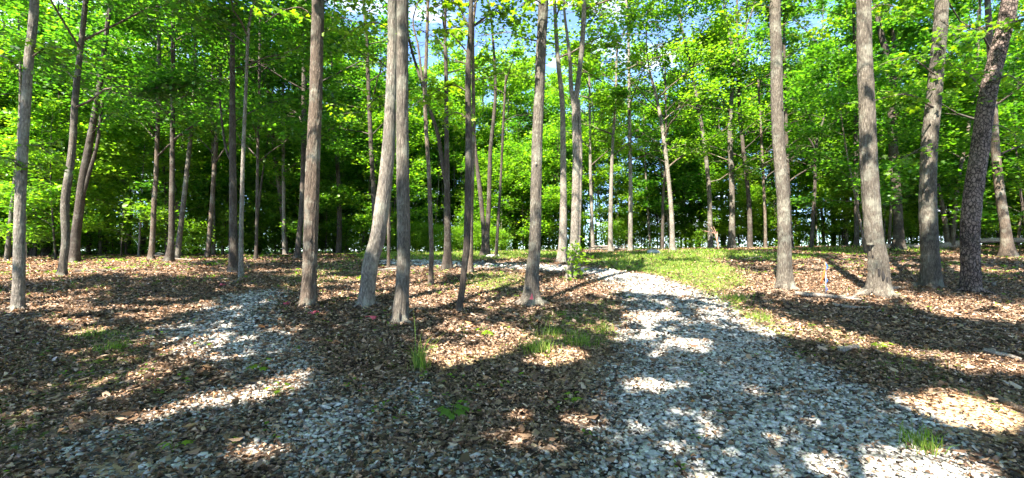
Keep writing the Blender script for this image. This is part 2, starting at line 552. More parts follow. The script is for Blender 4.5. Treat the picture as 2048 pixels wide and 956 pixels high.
# ground sheet material
M_GROUND, nt, N, L, out = new_mat("forest_floor")
tc = N.new("ShaderNodeTexCoord")
at = N.new("ShaderNodeAttribute"); at.attribute_name = "cover"
sp = N.new("ShaderNodeSeparateColor"); L.new(at.outputs["Color"], sp.inputs[0])
def vor(scale, rnd=1.0, feat='F1'):
    v = N.new("ShaderNodeTexVoronoi"); v.feature = feat; v.inputs["Scale"].default_value = scale; v.inputs["Randomness"].default_value = rnd
    return v
warp = N.new("ShaderNodeTexNoise"); warp.inputs["Scale"].default_value = 9; warp.inputs["Detail"].default_value = 3
L.new(tc.outputs["Object"], warp.inputs["Vector"])
wv = N.new("ShaderNodeVectorMath"); wv.operation = 'MULTIPLY_ADD'; wv.inputs[1].default_value = (.12, .12, .12)
L.new(warp.outputs["Color"], wv.inputs[0]); L.new(tc.outputs["Object"], wv.inputs[2])
v1 = vor(15); L.new(wv.outputs[0], v1.inputs["Vector"])
v2 = vor(26); L.new(tc.outputs["Object"], v2.inputs["Vector"])
sc1 = N.new("ShaderNodeSeparateColor"); L.new(v1.outputs["Color"], sc1.inputs[0])
sc2 = N.new("ShaderNodeSeparateColor"); L.new(v2.outputs["Color"], sc2.inputs[0])
lit_r = ramp(N, [(0, (.022, .014, .010)), (.35, (.07, .045, .03)), (.65, (.19, .13, .09)), (.86, (.36, .26, .19)), (1, (.55, .43, .33))])
L.new(sc1.outputs[0], lit_r.inputs[0])
dk = ramp(N, [(.0, (.35, .35, .35)), (.25, (1, 1, 1))]); 
d1 = vor(15, 1, 'DISTANCE_TO_EDGE'); L.new(wv.outputs[0], d1.inputs["Vector"]); L.new(d1.outputs["Distance"], dk.inputs[0])
litter = mixc(N, L, .7, lit_r.outputs[0], dk.outputs[0], 'MULTIPLY')
gr_r = ramp(N, [(0, (.05, .04, .035)), (.35, (.14, .13, .12)), (.75, (.34, .34, .32)), (1, (.55, .55, .53))])
L.new(sc2.outputs[0], gr_r.inputs[0])
dk2 = ramp(N, [(.0, (.25, .24, .22)), (.22, (1, 1, 1))])
d2 = vor(26, 1, 'DISTANCE_TO_EDGE'); L.new(tc.outputs["Object"], d2.inputs["Vector"]); L.new(d2.outputs["Distance"], dk2.inputs[0])
gravel_c = mixc(N, L, 1.0, gr_r.outputs[0], dk2.outputs[0], 'MULTIPLY')
gn = N.new("ShaderNodeTexNoise"); gn.inputs["Scale"].default_value = 6; gn.inputs["Detail"].default_value = 6
L.new(tc.outputs["Object"], gn.inputs["Vector"])
grass_r = ramp(N, [(.3, (.07, .115, .02)), (.5, (.13, .18, .03)), (.7, (.19, .18, .06))])
L.new(gn.outputs["Fac"], grass_r.inputs[0])
soil = N.new("ShaderNodeTexNoise"); soil.inputs["Scale"].default_value = 18; soil.inputs["Detail"].default_value = 6
L.new(tc.outputs["Object"], soil.inputs["Vector"])
soil_r = ramp(N, [(.3, (.30, .20, .11)), (.7, (.48, .34, .20))])
L.new(soil.outputs["Fac"], soil_r.inputs[0])
def thr(sock, rnd, k=.5):
    a = N.new("ShaderNodeMath"); a.operation = 'MULTIPLY_ADD'
    L.new(rnd, a.inputs[0]); a.inputs[1].default_value = -k; L.new(sock, a.inputs[2])
    b_ = N.new("ShaderNodeMapRange"); b_.inputs[1].default_value = .0; b_.inputs[2].default_value = .18
    L.new(a.outputs[0], b_.inputs[0])
    return b_.outputs[0]
c = mixc(N, L, thr(sp.outputs[2], sc1.outputs[1], .7), litter, soil_r.outputs[0])
c = mixc(N, L, thr(sp.outputs[1], sc1.outputs[2], .6), c, grass_r.outputs[0])
c = mixc(N, L, thr(sp.outputs[0], sc2.outputs[1], .6), c, gravel_c)
b = N.new("ShaderNodeBsdfPrincipled"); b.inputs["Roughness"].default_value = .95; b.inputs["Specular IOR Level"].default_value = .15
bp = N.new("ShaderNodeBump"); bp.inputs["Strength"].default_value = .9; bp.inputs["Distance"].default_value = .03
L.new(sc1.outputs[0], bp.inputs["Height"]); L.new(bp.outputs[0], b.inputs["Normal"])
L.new(c, b.inputs["Base Color"]); L.new(b.outputs[0], out.inputs[0])

# ------------------------------------------------------------------ ground sheet
def build_ground():
    ys = np.concatenate([np.linspace(-60, -4, 24), np.linspace(-3, 1.2, 16), np.linspace(1.3, 12, 190), np.linspace(12.1, 34, 110), np.geomspace(35, 2500, 50)])
    u = np.linspace(-1, 1, 281)
    xs = []
    base = np.abs(ys) * 1.35 + 9
    X = np.sign(u)[None, :] * (np.abs(u)[None, :] ** 1.25) * base[:, None]
    Y = np.repeat(ys[:, None], len(u), 1)
    x, y = X.ravel(), Y.ravel()
    z = H(x, y)
    n, m = X.shape
    i = np.arange(n - 1)[:, None] * m
    j = np.arange(m - 1)[None, :]
    f = np.stack([i + j, i + j + 1, i + m + j + 1, i + m + j], -1).reshape(-1, 4)
    me = mesh_from("ground", np.stack([x, y, z], 1), f, M_GROUND, True)
    g, gr, c = cover(x, y)
    a = me.color_attributes.new("cover", 'FLOAT_COLOR', 'POINT')
    a.data.foreach_set("color", np.stack([g, gr, c, np.ones_like(g)], 1).astype(np.float32).ravel())
    o = obj("ground", me)
    tag(o, "woodland floor of brown leaf litter, pale gravel drive and grassy patches", kind='structure')
build_ground()

# ------------------------------------------------------------------ scatter meshes on the ground
def frustum_pts(n, y0, y1, margin=1.25, power=1.0, gen=rng):
    """uniform per area inside the seen wedge"""
    y = np.sqrt(gen.uniform(y0 ** 2, y1 ** 2, n))
    x = gen.uniform(-1, 1, n) * (y * 1.138 * margin + .4)
    return x, y

def frames(n, tilt, gen=rng, flat=0):
    """random orthonormal frames with z axis tilted from up"""
    az = gen.uniform(0, 2 * math.pi, n)
    tl = np.abs(gen.normal(0, tilt, n))
    nz = np.stack([np.sin(tl) * np.cos(az), np.sin(tl) * np.sin(az), np.cos(tl)], 1)
    h = gen.uniform(0, 2 * math.pi, n)
    t = np.stack([np.cos(h), np.sin(h), np.zeros(n)], 1)
    t -= nz * (t * nz).sum(1)[:, None]
    t /= np.linalg.norm(t, axis=1)[:, None]
    return t, np.cross(nz, t), nz

def build_leaves(c, t, b, n, ln, wd, curl, six=True):
    """dry leaves: six-point outline (4 tris) or folded rhomb (2 tris)"""
    N_ = len(c)
    ln, wd, curl = ln[:, None], wd[:, None], curl[:, None]
    if six:
        a0 = c - t * ln * .5 + n * curl * ln * .5
        a1 = c - t * ln * .18 + b * wd * .5 + n * curl * wd * .35
        a2 = c + t * ln * .22 + b * wd * .42 + n * curl * wd * .6
        a3 = c + t * ln * .5 + n * curl * ln * .35
        a4 = c + t * ln * .22 - b * wd * .42 + n * curl * wd * .3
        a5 = c - t * ln * .18 - b * wd * .5 + n * curl * wd * .5
        v = np.stack([a0, a1, a2, a3, a4, a5], 1).reshape(-1, 3)
        k = np.arange(N_)[:, None] * 6
        f = np.concatenate([k + np.array([[0, 3, 2, 1]]), k + np.array([[0, 5, 4, 3]])], 0)
        return v, f
    a0 = c - t * ln * .5
    a1 = c + b * wd * .5 + n * curl * wd
    a3 = c + t * ln * .5
    a4 = c - b * wd * .5 + n * curl * wd
    v = np.stack([a0, a1, a3, a4], 1).reshape(-1, 3)
    k = np.arange(N_)[:, None] * 4
    f = np.concatenate([k + np.array([[0, 2, 1]]), k + np.array([[0, 3, 2]])], 0)
    return v, f

def litter_block(n, y0, y1, size, six, tilt=.38, lift=.02):
    x, y = frustum_pts(n, y0, y1)
    g, gr, c = cover(x, y)
    keep = rng.random(n) > np.clip(.86 * g + .6 * c + .72 * gr, 0, .86)
    x, y, g = x[keep], y[keep], g[keep]
    m = len(x)
    t, b, nn = frames(m, tilt)
    s = size * np.minimum(rng.lognormal(0, .32, m), 1.6)
    pile = np.clip(fbm2(x * 2.5, y * 2.5, 61), 0, 1) * .03 + g * .02 * rng.random(m)
    z = H(x, y) + rng.uniform(.002, lift, m) + pile
    return build_leaves(np.stack([x, y, z], 1), t, b, nn, s, s * rng.uniform(.28, .68, m), rng.uniform(-.2, 1.0, m), six)

def stuff(name, blocks, mat, label, smooth=False):
    V, Fc, k = [], [], 0
    for v, f in blocks:
        V.append(v); Fc.append(f + k); k += len(v)
    me = mesh_from(name, np.concatenate(V), np.concatenate(Fc), mat, smooth)
    o = obj(name, me)
    tag(o, label, kind='stuff')
    o['category'] = name.replace('_', ' ')
    return o

stuff("leaf_litter", [litter_block(112000, 1.3, 6.4, .037, False, .6, .035)],
      M_LITTER, "curled brown dead leaves lying thick over the near ground")
stuff("big_leaf_litter", [litter_block(5000, 1.3, 8, .075, True, .45, .05)],
      M_LITTER, "larger whole dead leaves lying on top of the litter")
stuff("leaf_litter", [litter_block(110000, 6.4, 12.5, .05, False, .5, .035)],
      M_LITTER, "brown dead leaves covering the ground round the nearest trunks")
stuff("leaf_litter", [litter_block(100000, 12.5, 27, .08, False, .25, .03)],
      M_LITTER, "dry brown leaves scattered over the farther forest floor among the trunks")

def stones(n, y0, y1, size, gen=rng):
    x, y = frustum_pts(n, y0, y1, gen=gen)
    g, gr, c = cover(x, y)
    keep = gen.random(n) < np.clip(g * (1 + .35 * noise2(x * 5, y * 5, 93)) - .16, 0, .9) ** 1.45
    x, y = x[keep], y[keep]
    m = len(x)
    t, b, nn = frames(m, .3, gen)
    s = size * gen.lognormal(0, .28, m)
    e = np.stack([s, s * gen.uniform(.55, .95, m), s * gen.uniform(.2, .5, m)], 1)
    corner = np.array([[-1, -1, -1], [1, -1, -1], [1, 1, -1], [-1, 1, -1], [-1, -1, 1], [1, -1, 1], [1, 1, 1], [-1, 1, 1]], float) * .5
    cc = corner[None] * e[:, None, :] * gen.uniform(.45, 1.15, (m, 8, 3))
    ctr = np.stack([x, y, H(x, y) + e[:, 2] * .25 + gen.uniform(0, .012, m)], 1)
    v = ctr[:, None, :] + cc[..., :1] * t[:, None] + cc[..., 1:2] * b[:, None] + cc[..., 2:] * nn[:, None]
    k = np.arange(m)[:, None] * 8
    f = np.concatenate([k + np.array([q]) for q in ([0, 3, 2, 1], [4, 5, 6, 7], [0, 1, 5, 4], [1, 2, 6, 5], [2, 3, 7, 6], [3, 0, 4, 7])], 0)
    return v.reshape(-1, 3), f

stuff("gravel", [stones(110000, 1.3, 6.5, .034), stones(76000, 6.5, 13, .043), stones(26000, 13, 20, .075)],
      M_STONE, "pale grey crushed stone of the two gravel tracks", False)

def grass_block(n, y0, y1, h, w, thin=1.0, only=None):
    x, y = frustum_pts(n, y0, y1)
    g, gr, c = cover(x, y)
    p_ = gr * (1 - .7 * g) * thin
    p_ *= np.clip(.5 + 1.2 * noise2(x * 4, y * 4, 77), 0.05, 1)
    keep = rng.random(n) < p_
    x, y = x[keep], y[keep]
    return blades(x, y, h, w)

def blades(x, y, h, w, spread=.5, gen=rng):
    m = len(x)
    az = gen.uniform(0, 2 * math.pi, m)
    ln = np.abs(gen.normal(.0, spread, m))
    d = np.stack([np.cos(az) * ln, np.sin(az) * ln, np.ones(m)], 1)
    hh = h * gen.lognormal(0, .35, m)
    a2 = gen.uniform(0, 2 * math.pi, m)
    s = np.stack([np.cos(a2), np.sin(a2), np.zeros(m)], 1) * w
    base = np.stack([x, y, H(x, y) - .005], 1)
    mid = base + d * np.array([.35, .35, .6]) * hh[:, None]
    tip = base + d * np.array([1, 1, .9]) * hh[:, None]
    v = np.stack([base - s, base + s, mid + s * .8, tip, mid - s * .8], 1).reshape(-1, 3)
    k = np.arange(m)[:, None] * 5
    f = np.concatenate([k + np.array([[0, 1, 2]]), k + np.array([[0, 2, 4]]), k + np.array([[4, 2, 3]])], 0)
    return v, f

def grass_poly(k, per, h, w):
    poly, wt = GRASS[k]
    pa = np.array(poly)
    lo, hi = pa.min(0), pa.max(0)
    n = int(per * (hi - lo).prod())
    x = rng.uniform(lo[0], hi[0], n); y = rng.uniform(lo[1], hi[1], n)
    g, gr, c = cover(x, y)
    keep = (rng.random(n) < gr * (1 - .8 * g)) & in_poly(x, y, poly)
    return blades(x[keep], y[keep], h, w)
stuff("grass", [grass_poly(0, 330, .06, .007), grass_poly(1, 450, .06, .004), grass_poly(2, 110, .10, .012), grass_poly(3, 100, .10, .012), grass_poly(4, 300, .06, .006), grass_poly(5, 380, .06, .003), grass_poly(11, 60, .15, .014),
                grass_block(90000, 2, 12, .06, .0028), grass_block(170000, 12, 31, .09, .009)],
      M_GRASS, "short green grass beside the drive and across the sunny rise")

def seedlings():
    x, y = frustum_pts(15000, 2.2, 24)
    g, gr, c = cover(x, y)
    keep = (rng.random(len(x)) < np.clip(noise2(x * .9, y * .9, 88) * 1.2 + .12, 0.05, 1) * (1 - .88 * g)) & ((x > -6) | (y > 7) | (rng.random(len(x)) < .4))
    x, y = x[keep], y[keep]
    X, Y, Z, S = [], [], [], []
    k = rng.integers(3, 7, len(x))
    x, y = np.repeat(x, k), np.repeat(y, k)
    m = len(x)
    x = x + rng.normal(0, .03, m); y = y + rng.normal(0, .03, m)
    t, b, nn = frames(m, .4)
    s = rng.uniform(.025, .05, m) * np.clip(y / 9, 1, 2.2)
    return build_leaves(np.stack([x, y, H(x, y) + rng.uniform(.02, .07, m)], 1), t, b, nn, s, s * .7, rng.uniform(0, .3, m), True)
stuff("ground_cover", [seedlings()], M_LEAFY, "tiny bright green seedlings dotted through the leaf litter")

def twigs(n, y0, y1):
    geo = Geo()
    x, y = frustum_pts(n, y0, y1)
    g, gr, c = cover(x, y)
    for i in range(n):
        if rng.random() < g[i] * .85:
            continue
        a = rng.uniform(0, math.pi)
        l = rng.uniform(.1, .38) * (1 + y[i] / 14)
        q = []
        for s_ in np.linspace(-.5, .5, 4):
            px_, py_ = x[i] + math.cos(a) * l * s_ + rng.normal(0, .012), y[i] + math.sin(a) * l * s_ + rng.normal(0, .012)
            q.append((px_, py_, float(H(px_, py_)) + .018 + rng.uniform(0, .02)))
        r0 = rng.uniform(.002, .005)
        tube(geo, q, np.linspace(r0, r0 * .5, 4), 4, cap=False)
    return np.concatenate(geo.v), np.concatenate(geo.f)
stuff("twigs", [twigs(900, 2, 14)], M_DEADWOOD, "thin dry twigs strewn over the leaves")

# ------------------------------------------------------------------ trees
LITA = None
def carve(c, extra=None):
    """True for leaves that stay: those not standing in an opening towards the sun"""
    global LITA
    if LITA is None:
        LITA = np.array(LIT)
    keep = np.ones(len(c), bool)
    for q in LITA:
        d = c - q[:3]
        al = d @ SUNV
        pe = np.linalg.norm(d - al[:, None] * SUNV, axis=1)
        keep &= ~((pe < q[3] * (1.25 + .012 * al)) & (al > .4))
    cz = c[:, 2]
    for poly, w in LITPOLY:
        pa = np.array(poly); m_ = pa.mean(0)
        k_ = (cz - float(H(m_[0], m_[1]))) / SUNV[2]
        gx, gy = c[:, 0] - k_ * SUNV[0], c[:, 1] - k_ * SUNV[1]
        lo, hi = pa.min(0) - .4, pa.max(0) + .4
        near = np.where((gx > lo[0]) & (gx < hi[0]) & (gy > lo[1]) & (gy < hi[1]))[0]
        if len(near):
            sd_ = poly_dist(gx[near], gy[near], poly) + .22 * noise2(gx[near] * 2.2, gy[near] * 2.2, 57)
            nn = noise2(gx[near] * 1.6, gy[near] * 3.2, 58) * .62 + .5
            keep[near[(sd_ > -.08) & (nn < w * 1.05)]] = False
    # beyond the near shade the canopy is loose: broken by openings a few metres wide
    k_ = (c[:, 2] - 1.2) / SUNV[2]
    gx, gy = c[:, 0] - k_ * SUNV[0], c[:, 1] - k_ * SUNV[1]
    n_ = noise2(gx * .8, gy * .8, 51) + .55 * noise2(gx * 2.4, gy * 2.4, 52)
    ns_ = noise2(gx * .33, gy * 1.05, 53) + .6 * noise2(gx * .9, gy * 2.6, 54)
    lf_ = np.clip((-gx - 1) / 3, 0, 1)
    n_ = n_ * (1 - lf_) + (ns_ - .10) * lf_
    mid = np.clip((gy - 9.5) / 2.5, 0, 1)
    lim = 1.6 - mid * (1.42 + .1 * (gx > -4) * (gx < 14) + .22 * (gy > 26) * (gx > -9))
    keep &= ~(n_ > lim)
    keep &= ~(noise2(gx * 2.4, gy * 2.9, 59) > .74)
    return keep

def green_leaves(c, ln, gen, droop=.55, lod=False):
    t, b, nn = frames(len(c), droop, gen)
    s = ln * gen.lognormal(0, .25, len(c))
    return build_leaves(c, t, b, nn, s, s * gen.uniform(.65, .95, len(c)), gen.uniform(-.25, .25, len(c)), False)

def crown(gen, axis, z0, z1, R, nleaf, K=14, layered=False, spread=.55, rise=(.25, .8), asym=None, rb=.06):
    """limbs and leaf centres in tree space.  axis(z)->(x,y)"""
    limbs, cen = [], []
    for k in range(K):
        f = (k + gen.uniform(0, 1)) / K
        z = z0 + (z1 - z0) * f * .92
        prof = (math.sin(math.pi * min(1, (.18 + .82 * f)) ** .9) * .75 + .3)
        az = k * 2.4 + gen.uniform(-.5, .5)
        l = R * prof * gen.uniform(.65, 1.15)
        if asym is not None:
            l *= 1 + asym[1] * math.cos(az - asym[0])
        ri = gen.uniform(*rise) * (.75 if layered else 1)
        ax, ay = axis(z)
        p0 = np.array([ax, ay, z])
        dirh = np.array([math.cos(az), math.sin(az), 0])
        side = np.array([-dirh[1], dirh[0], 0])
        w = gen.uniform(-.25, .25)
        pts = [p0 + dirh * l * s_ + side * l * w * s_ * s_ + np.array([0, 0, l * (ri * s_ * (1.25 - .4 * s_) + (.10 * math.sin(k * 1.9) if layered else 0) * s_)]) + gen.normal(0, .05 * l * min(s_, .5) + 1e-3, 3) for s_ in (0, .2, .4, .6, .8, 1)]
        pts = np.array(pts)
        r0 = rb * gen.uniform(.6, 1.1) * (1 - .6 * f)
        limbs.append((pts, np.linspace(r0, r0 * .18, 6)))
        for j in range(6):
            s_ = .3 + .7 * (j + gen.uniform(0, 1)) / 6
            q0 = pts[0] + 0
            u = s_ * 5
            i0 = min(int(u), 4)
            q0 = pts[i0] * (1 - (u - i0)) + pts[i0 + 1] * (u - i0)
            a2 = az + gen.choice([-1, 1]) * gen.uniform(.4, 1.3)
            l2 = R * gen.uniform(.18, .45) * (1.2 - .5 * s_)
            d2 = np.array([math.cos(a2), math.sin(a2), gen.uniform(-.25, .45 if layered else .7)])
            q1 = q0 + d2 * l2
            limbs.append((np.array([q0, (q0 + q1) / 2 + gen.normal(0, .04, 3), q1]), np.array([r0 * .35, r0 * .2, r0 * .08])))
            for s2 in (.35, .7, 1.0):
                cen.append(q0 + (q1 - q0) * s2 + gen.normal(0, .12, 3))
    cen = np.array(cen)
    per = gen.multinomial(nleaf, gen.dirichlet(np.ones(len(cen)) * 2.2))
    c = np.repeat(cen, per, 0)
    sp_ = spread * gen.uniform(.6, 1.3, len(cen))
    off = gen.normal(0, 1, (len(c), 3)) * np.repeat(sp_, per)[:, None] * np.array([1, 1, .38 if layered else .5]) * .6
    off[:, 2] -= .10 * (off[:, 0] ** 2 + off[:, 1] ** 2)
    return limbs, c + off

def bark_rough(seed, fine=True, flare=.45, lobes=5, ridge=.05, base_r=.3):
    def fn(s, a, r):
        ca, sa = np.cos(a), np.sin(a)
        k = 1 + .03 * noise3(ca * 1.3, sa * 1.3, s * 1.1, seed)
        fl = np.exp(-np.clip(s - .3, 0, None) / (base_r * 1.3))
        lob = .5 + .5 * np.sin(a * lobes + seed + .6 * np.sin(a * 2 + seed))
        k = k + flare * 1.35 * fl * (.25 + .75 * lob)
        if fine:
            q = r.mean() * 30
            n1 = noise3(ca * q, sa * q, s * 3.2 + 2 * ca, seed + 3)
            n2 = noise3(ca * q * 1.9, sa * q * 1.9, s * 9, seed + 4)
            k = k + ridge * (1 - 2.4 * np.abs(n1)) * .6 + ridge * .4 * n2
        return k
    return fn

ALL_TREES = []
TREES = {}
AXES = {}
REFS = []
def px_tree(label, stems, bark, height=19, crown_spec=None, leafmat=None, name="tree", fine=False, flare=.45, seed=0, depth=None, group=None, sides=None, leaf=.13):
    """stems: lists of (px, py, width px) up the trunk; the first begins at the ground"""
    base = gp(stems[0][0][0], stems[0][0][1])
    D = depth or base[1]
    root = np.array([0, D, 0.0])
    p0 = on_depth(stems[0][0][0], stems[0][0][1], D)
    root[0] = p0[0]
    root[2] = float(H(p0[0], D))
    gen = np.random.default_rng(seed * 7 + 100)
    t = empty(name, tuple(root))
    tag(t, label, name.replace('_', ' ').replace('leaning ', '') if name != 'tree' else 'tree', group)
    geo = Geo()
    axis_pts = None
    for si, st in enumerate(stems):
        pts = [on_depth(a, b_, D) - root for a, b_, w in st]
        rad = [w / 2 / F * D * F / math.hypot(F, a - 1024) for a, b_, w in st]
        # wander in depth a little so the stem is not in one plane
        for k in range(1, len(pts)):
            pts[k][1] += .05 * math.sin(k * 1.7 + seed) * (rad[0] * 2)
        if si == 0:
            low = pts[0].copy(); low[2] = -.3
            pts[0][2] = max(pts[0][2], -.02)
            pts = [low] + pts; rad = [rad[0] * 1.02] + rad
        last = pts[-1]
        hgt = height * (1 if si == 0 else gen.uniform(.8, .95))
        if st[-1][1] <= 60 and last[2] < hgt:
            d = pts[-1] - pts[-2]; d = d / max(d[2], .1)
            n_up = 5
            z = last[2]
            stp = (hgt - z) / n_up
            cur = last.copy(); r0 = rad[-1]
            for k in range(n_up):
                d = d * np.array([.8, .8, 1])
                cur = cur + d * stp + np.array([gen.normal(0, .09), gen.normal(0, .09), 0])
                pts.append(cur.copy()); rad.append(r0 * (1 - (k + 1) / n_up * .85))
        n = int(np.clip((pts[-1][2] + .3) / (.05 if fine else .22), 14, 170 if fine else 70))
        pr = smooth_path(np.column_stack([np.array(pts), np.array(rad)]), n * 4)
        if fine:   # denser rings low down where they show
            zz = pr[:, 2]
            tgt = np.concatenate([np.linspace(zz[0], min(6.5, zz[-1] * .9), 160), np.linspace(min(6.7, zz[-1] * .92), zz[-1], 24)])
        else:
            tgt = np.concatenate([np.linspace(zz0, min(1.2, pr[-1, 2]), 14) for zz0 in [pr[0, 2]]] + [np.linspace(1.35, pr[-1, 2], n)] if pr[-1, 2] > 2 else [np.linspace(pr[0, 2], pr[-1, 2], n)])
        o = np.argsort(pr[:, 2], kind='stable')
        q = np.column_stack([np.interp(tgt, pr[o, 2], pr[o, k]) for k in range(4)])
        sd_ = sides or (68 if fine else 16)
        if si and st[0][1] > 500:
            gs = Geo()
            tube(gs, q[:, :3], np.clip(q[:, 3], .006, None), sd_, bark_rough(seed * 13 + si, False, .3, 4, 0, base_r=rad[0]))
            obj('trunk', gs.mesh('trunk', M_BARK[bark], True), t)
            continue
        rg = bark_rough(seed * 13 + si, fine, flare if si == 0 else 0.05, 4 + seed % 3, (.055 if bark == 'pale' else .085) if fine else 0, base_r=rad[0])
        tube(geo, q[:, :3], np.clip(q[:, 3], .006, None), sd_, rg)
        if axis_pts is None:
            axis_pts = q
    AXES[t.name] = axis_pts
    ax = lambda z: (np.interp(z, axis_pts[:, 2], axis_pts[:, 0]), np.interp(z, axis_pts[:, 2], axis_pts[:, 1]))
    if fine:
        nr = 5 + seed % 3
        r0 = rad[0]
        for k in range(nr):
            a = 2 * math.pi * (k + gen.uniform(-.3, .3)) / nr
            L_ = r0 * gen.uniform(2.0, 3.4)
            q = []
            for u_ in (0, .25, .5, .75, 1):
                rr_ = r0 * .55 + (L_ - r0 * .55) * u_
                xx, yy = math.cos(a + .25 * u_ * math.sin(k * 3)) * rr_, math.sin(a + .25 * u_ * math.sin(k * 3)) * rr_
                zz_ = float(H(root[0] + xx, root[1] + yy)) - root[2]
                q.append((xx, yy, zz_ + r0 * (.55 * (1 - u_) ** 2.5) + .012 - .05 * u_ ** 3))
            gr_ = Geo(); tube(gr_, smooth_path(np.array(q), 12), np.linspace(r0 * .34, r0 * .07, 12), 9, lambda s_, a_, r_: 1 + .16 * noise3(np.cos(a_) * 2, np.sin(a_) * 2, s_ * 9, seed + k))
            obj("root", gr_.mesh("root", M_BARK[bark], True), t)
    if crown_spec:
        z0, z1, R, nl = crown_spec[:4]
        kw = crown_spec[4] if len(crown_spec) > 4 else {}
        kw = dict(kw); kw['rb'] = min(kw.get('rb', .09), rad[0] * .45)
        limbs, c = crown(gen, ax, z0, z1, R, nl, **kw)
        for q_ in range(0, len(limbs), 7):
            gl = Geo()
            for lp, lr in limbs[q_:q_ + 7]:
                tube(gl, lp, lr, 5, cap=False)
            obj("limb", gl.mesh("limb", M_BARK['brown' if bark in ('pale', 'grey') else 'dark'], True), t)
        c = c + root
        keep = carve(c)
        c = c[keep] - root
        v, f = green_leaves(c, leaf, gen)
        me = mesh_from("crown", v, f, leafmat or M_LEAF)
        obj("crown", me, t)
    me = geo.mesh("trunk", M_BARK[bark], True)
    obj("trunk", me, t)
    ALL_TREES.append((root[0], root[1]))
    TREES[seed] = t
    return t

CAN = dict(K=15)
# --- nearest row
px_tree("slender pale-barked tree standing farthest left in the leaf litter", [[(35, 618, 29), (37, 560, 27), (40, 478, 26), (41, 400, 24), (48, 250, 22), (58, 120, 21), (70, 0, 20)]],
        'pale', 18, (6, 17, 3.6, 9000, CAN), seed=1, fine=True, flare=.2)
px_tree("tall straight brown-trunked tree left of the leaning pale one", [[(617, 610, 33), (619, 560, 29), (622, 478, 29), (625, 330, 28), (631, 200, 26), (634, 100, 25), (636, 0, 24)]],
        'brown', 21, (8, 20, 4.2, 9500, CAN), seed=2, fine=True, flare=.28)
px_tree("pale leaning tree whose trunk bows right and crosses behind a straight grey trunk", [[(732, 612, 33), (736, 570, 31), (742, 520, 31), (754, 478, 31), (766, 400, 29), (777, 300, 26), (781, 200, 22), (784, 100, 20), (785, 0, 19)]],
        'pale', 21, (8, 20, 4.0, 9500, CAN), seed=3, fine=True, flare=.22, name="leaning_tree")
px_tree("straight grey tree with a sunlit foot and dark basal scar, nearest of the left trunks", [[(800, 642, 31), (803, 600, 28), (805, 560, 26), (807, 478, 26), (805, 250, 24), (805, 100, 23), (805, 0, 23)]],
        'grey', 20, (8, 19, 3.6, 8000, CAN), seed=4, fine=True, flare=.3)
px_tree("thin dark tree with a crooked foot between the drive and the grey trunk", [[(918, 622, 14), (924, 580, 13), (929, 530, 13), (934, 478, 14), (937, 300, 13), (936, 150, 12), (941, 60, 10), (942, 0, 9)]],
        'dark', 13, (5.5, 12, 2.3, 2600, dict(K=9)), seed=5, sides=24, flare=.2, leafmat=M_LEAFY)
px_tree("dark grey tree with flared roots and a pink marker at its foot, mid picture", [[(1062, 608, 34), (1063, 580, 27), (1065, 540, 25), (1070, 478, 23), (1074, 300, 21), (1078, 200, 20), (1082, 100, 20), (1087, 0, 20)]],
        'grey', 19, (7, 18, 3.6, 8000, CAN), seed=6, fine=True, flare=.5)
px_tree("tall sunlit grey tree on the right bank beside the drive", [[(1571, 578, 34), (1570, 540, 30), (1568, 478, 27), (1566, 400, 26), (1559, 300, 25), (1554, 200, 25), (1552, 100, 24), (1550, 0, 22)]],
        'grey', 21, (8, 20, 4, 9000, CAN), seed=7, fine=True, flare=.35)
px_tree("stout grey tree with dark holes low on its swollen trunk", [[(1757, 590, 50), (1757, 560, 44), (1755, 520, 41), (1749, 478, 39), (1742, 380, 37), (1735, 300, 36), (1732, 200, 33), (1730, 100, 32), (1728, 0, 30)]],
        'grey', 22, (8, 21, 4.2, 9500, CAN), seed=8, fine=True, flare=.28)
px_tree("grey tree with one side sunlit, between the stout trunk and the dark leaning one", [[(1861, 574, 42), (1860, 530, 38), (1858, 478, 37), (1857, 400, 37), (1858, 300, 34), (1866, 200, 33), (1877, 100, 31), (1885, 0, 30)]],
        'grey', 21, (8, 20, 4, 9000, CAN), seed=9, fine=True, flare=.3)
px_tree("dark scaly-barked tree leaning to the right near the right edge", [[(1940, 584, 44), (1940, 540, 41), (1941, 478, 41), (1946, 400, 41), (1958, 300, 40), (1973, 200, 39), (1998, 100, 38), (2020, 0, 36)]],
        'plated', 21, (8, 20, 4, 9000, CAN), seed=10, fine=True, flare=.12)
# --- second row
M2 = dict(K=16, rb=.045)
px_tree("mottled pale tree in shade, second in from the left edge", [[(124, 552, 20), (127, 520, 18), (131, 478, 18), (131, 400, 19), (145, 300, 16), (150, 200, 15), (158, 120, 13), (168, 40, 12)]],
        'grey', 17, (4.5, 15, 3.8, 14725, M2), seed=11, leafmat=M_LEAFD, sides=24)
px_tree("dark tree leaning right just behind the mottled pale tree", [[(148, 525, 24), (150, 478, 22), (158, 420, 21), (168, 350, 19), (182, 270, 16), (200, 160, 13), (215, 50, 10)], [(166, 390, 9), (180, 340, 9), (195, 285, 8), (205, 200, 7)]],
        'dark', 18, (4.5, 17, 4.0, 14725, M2), seed=12, leafmat=M_LEAFD, sides=20)
px_tree("straight narrow tree with a light streak, right of the dark leaning one", [[(210, 503, 16), (212, 450, 14), (214, 380, 14), (217, 300, 14), (219, 150, 12), (220, 30, 10)]],
        'brown', 19, (5, 18, 4.0, 13175, M2), seed=13, leafmat=M_LEAFD)
px_tree("shaded brown tree left of the forked pale tree", [[(302, 520, 15), (305, 478, 12), (309, 400, 11), (312, 350, 10), (316, 200, 9), (318, 50, 7)]],
        'brown', 14, (4, 13, 3.6, 11625, M2), seed=14, leafmat=M_LEAFD)
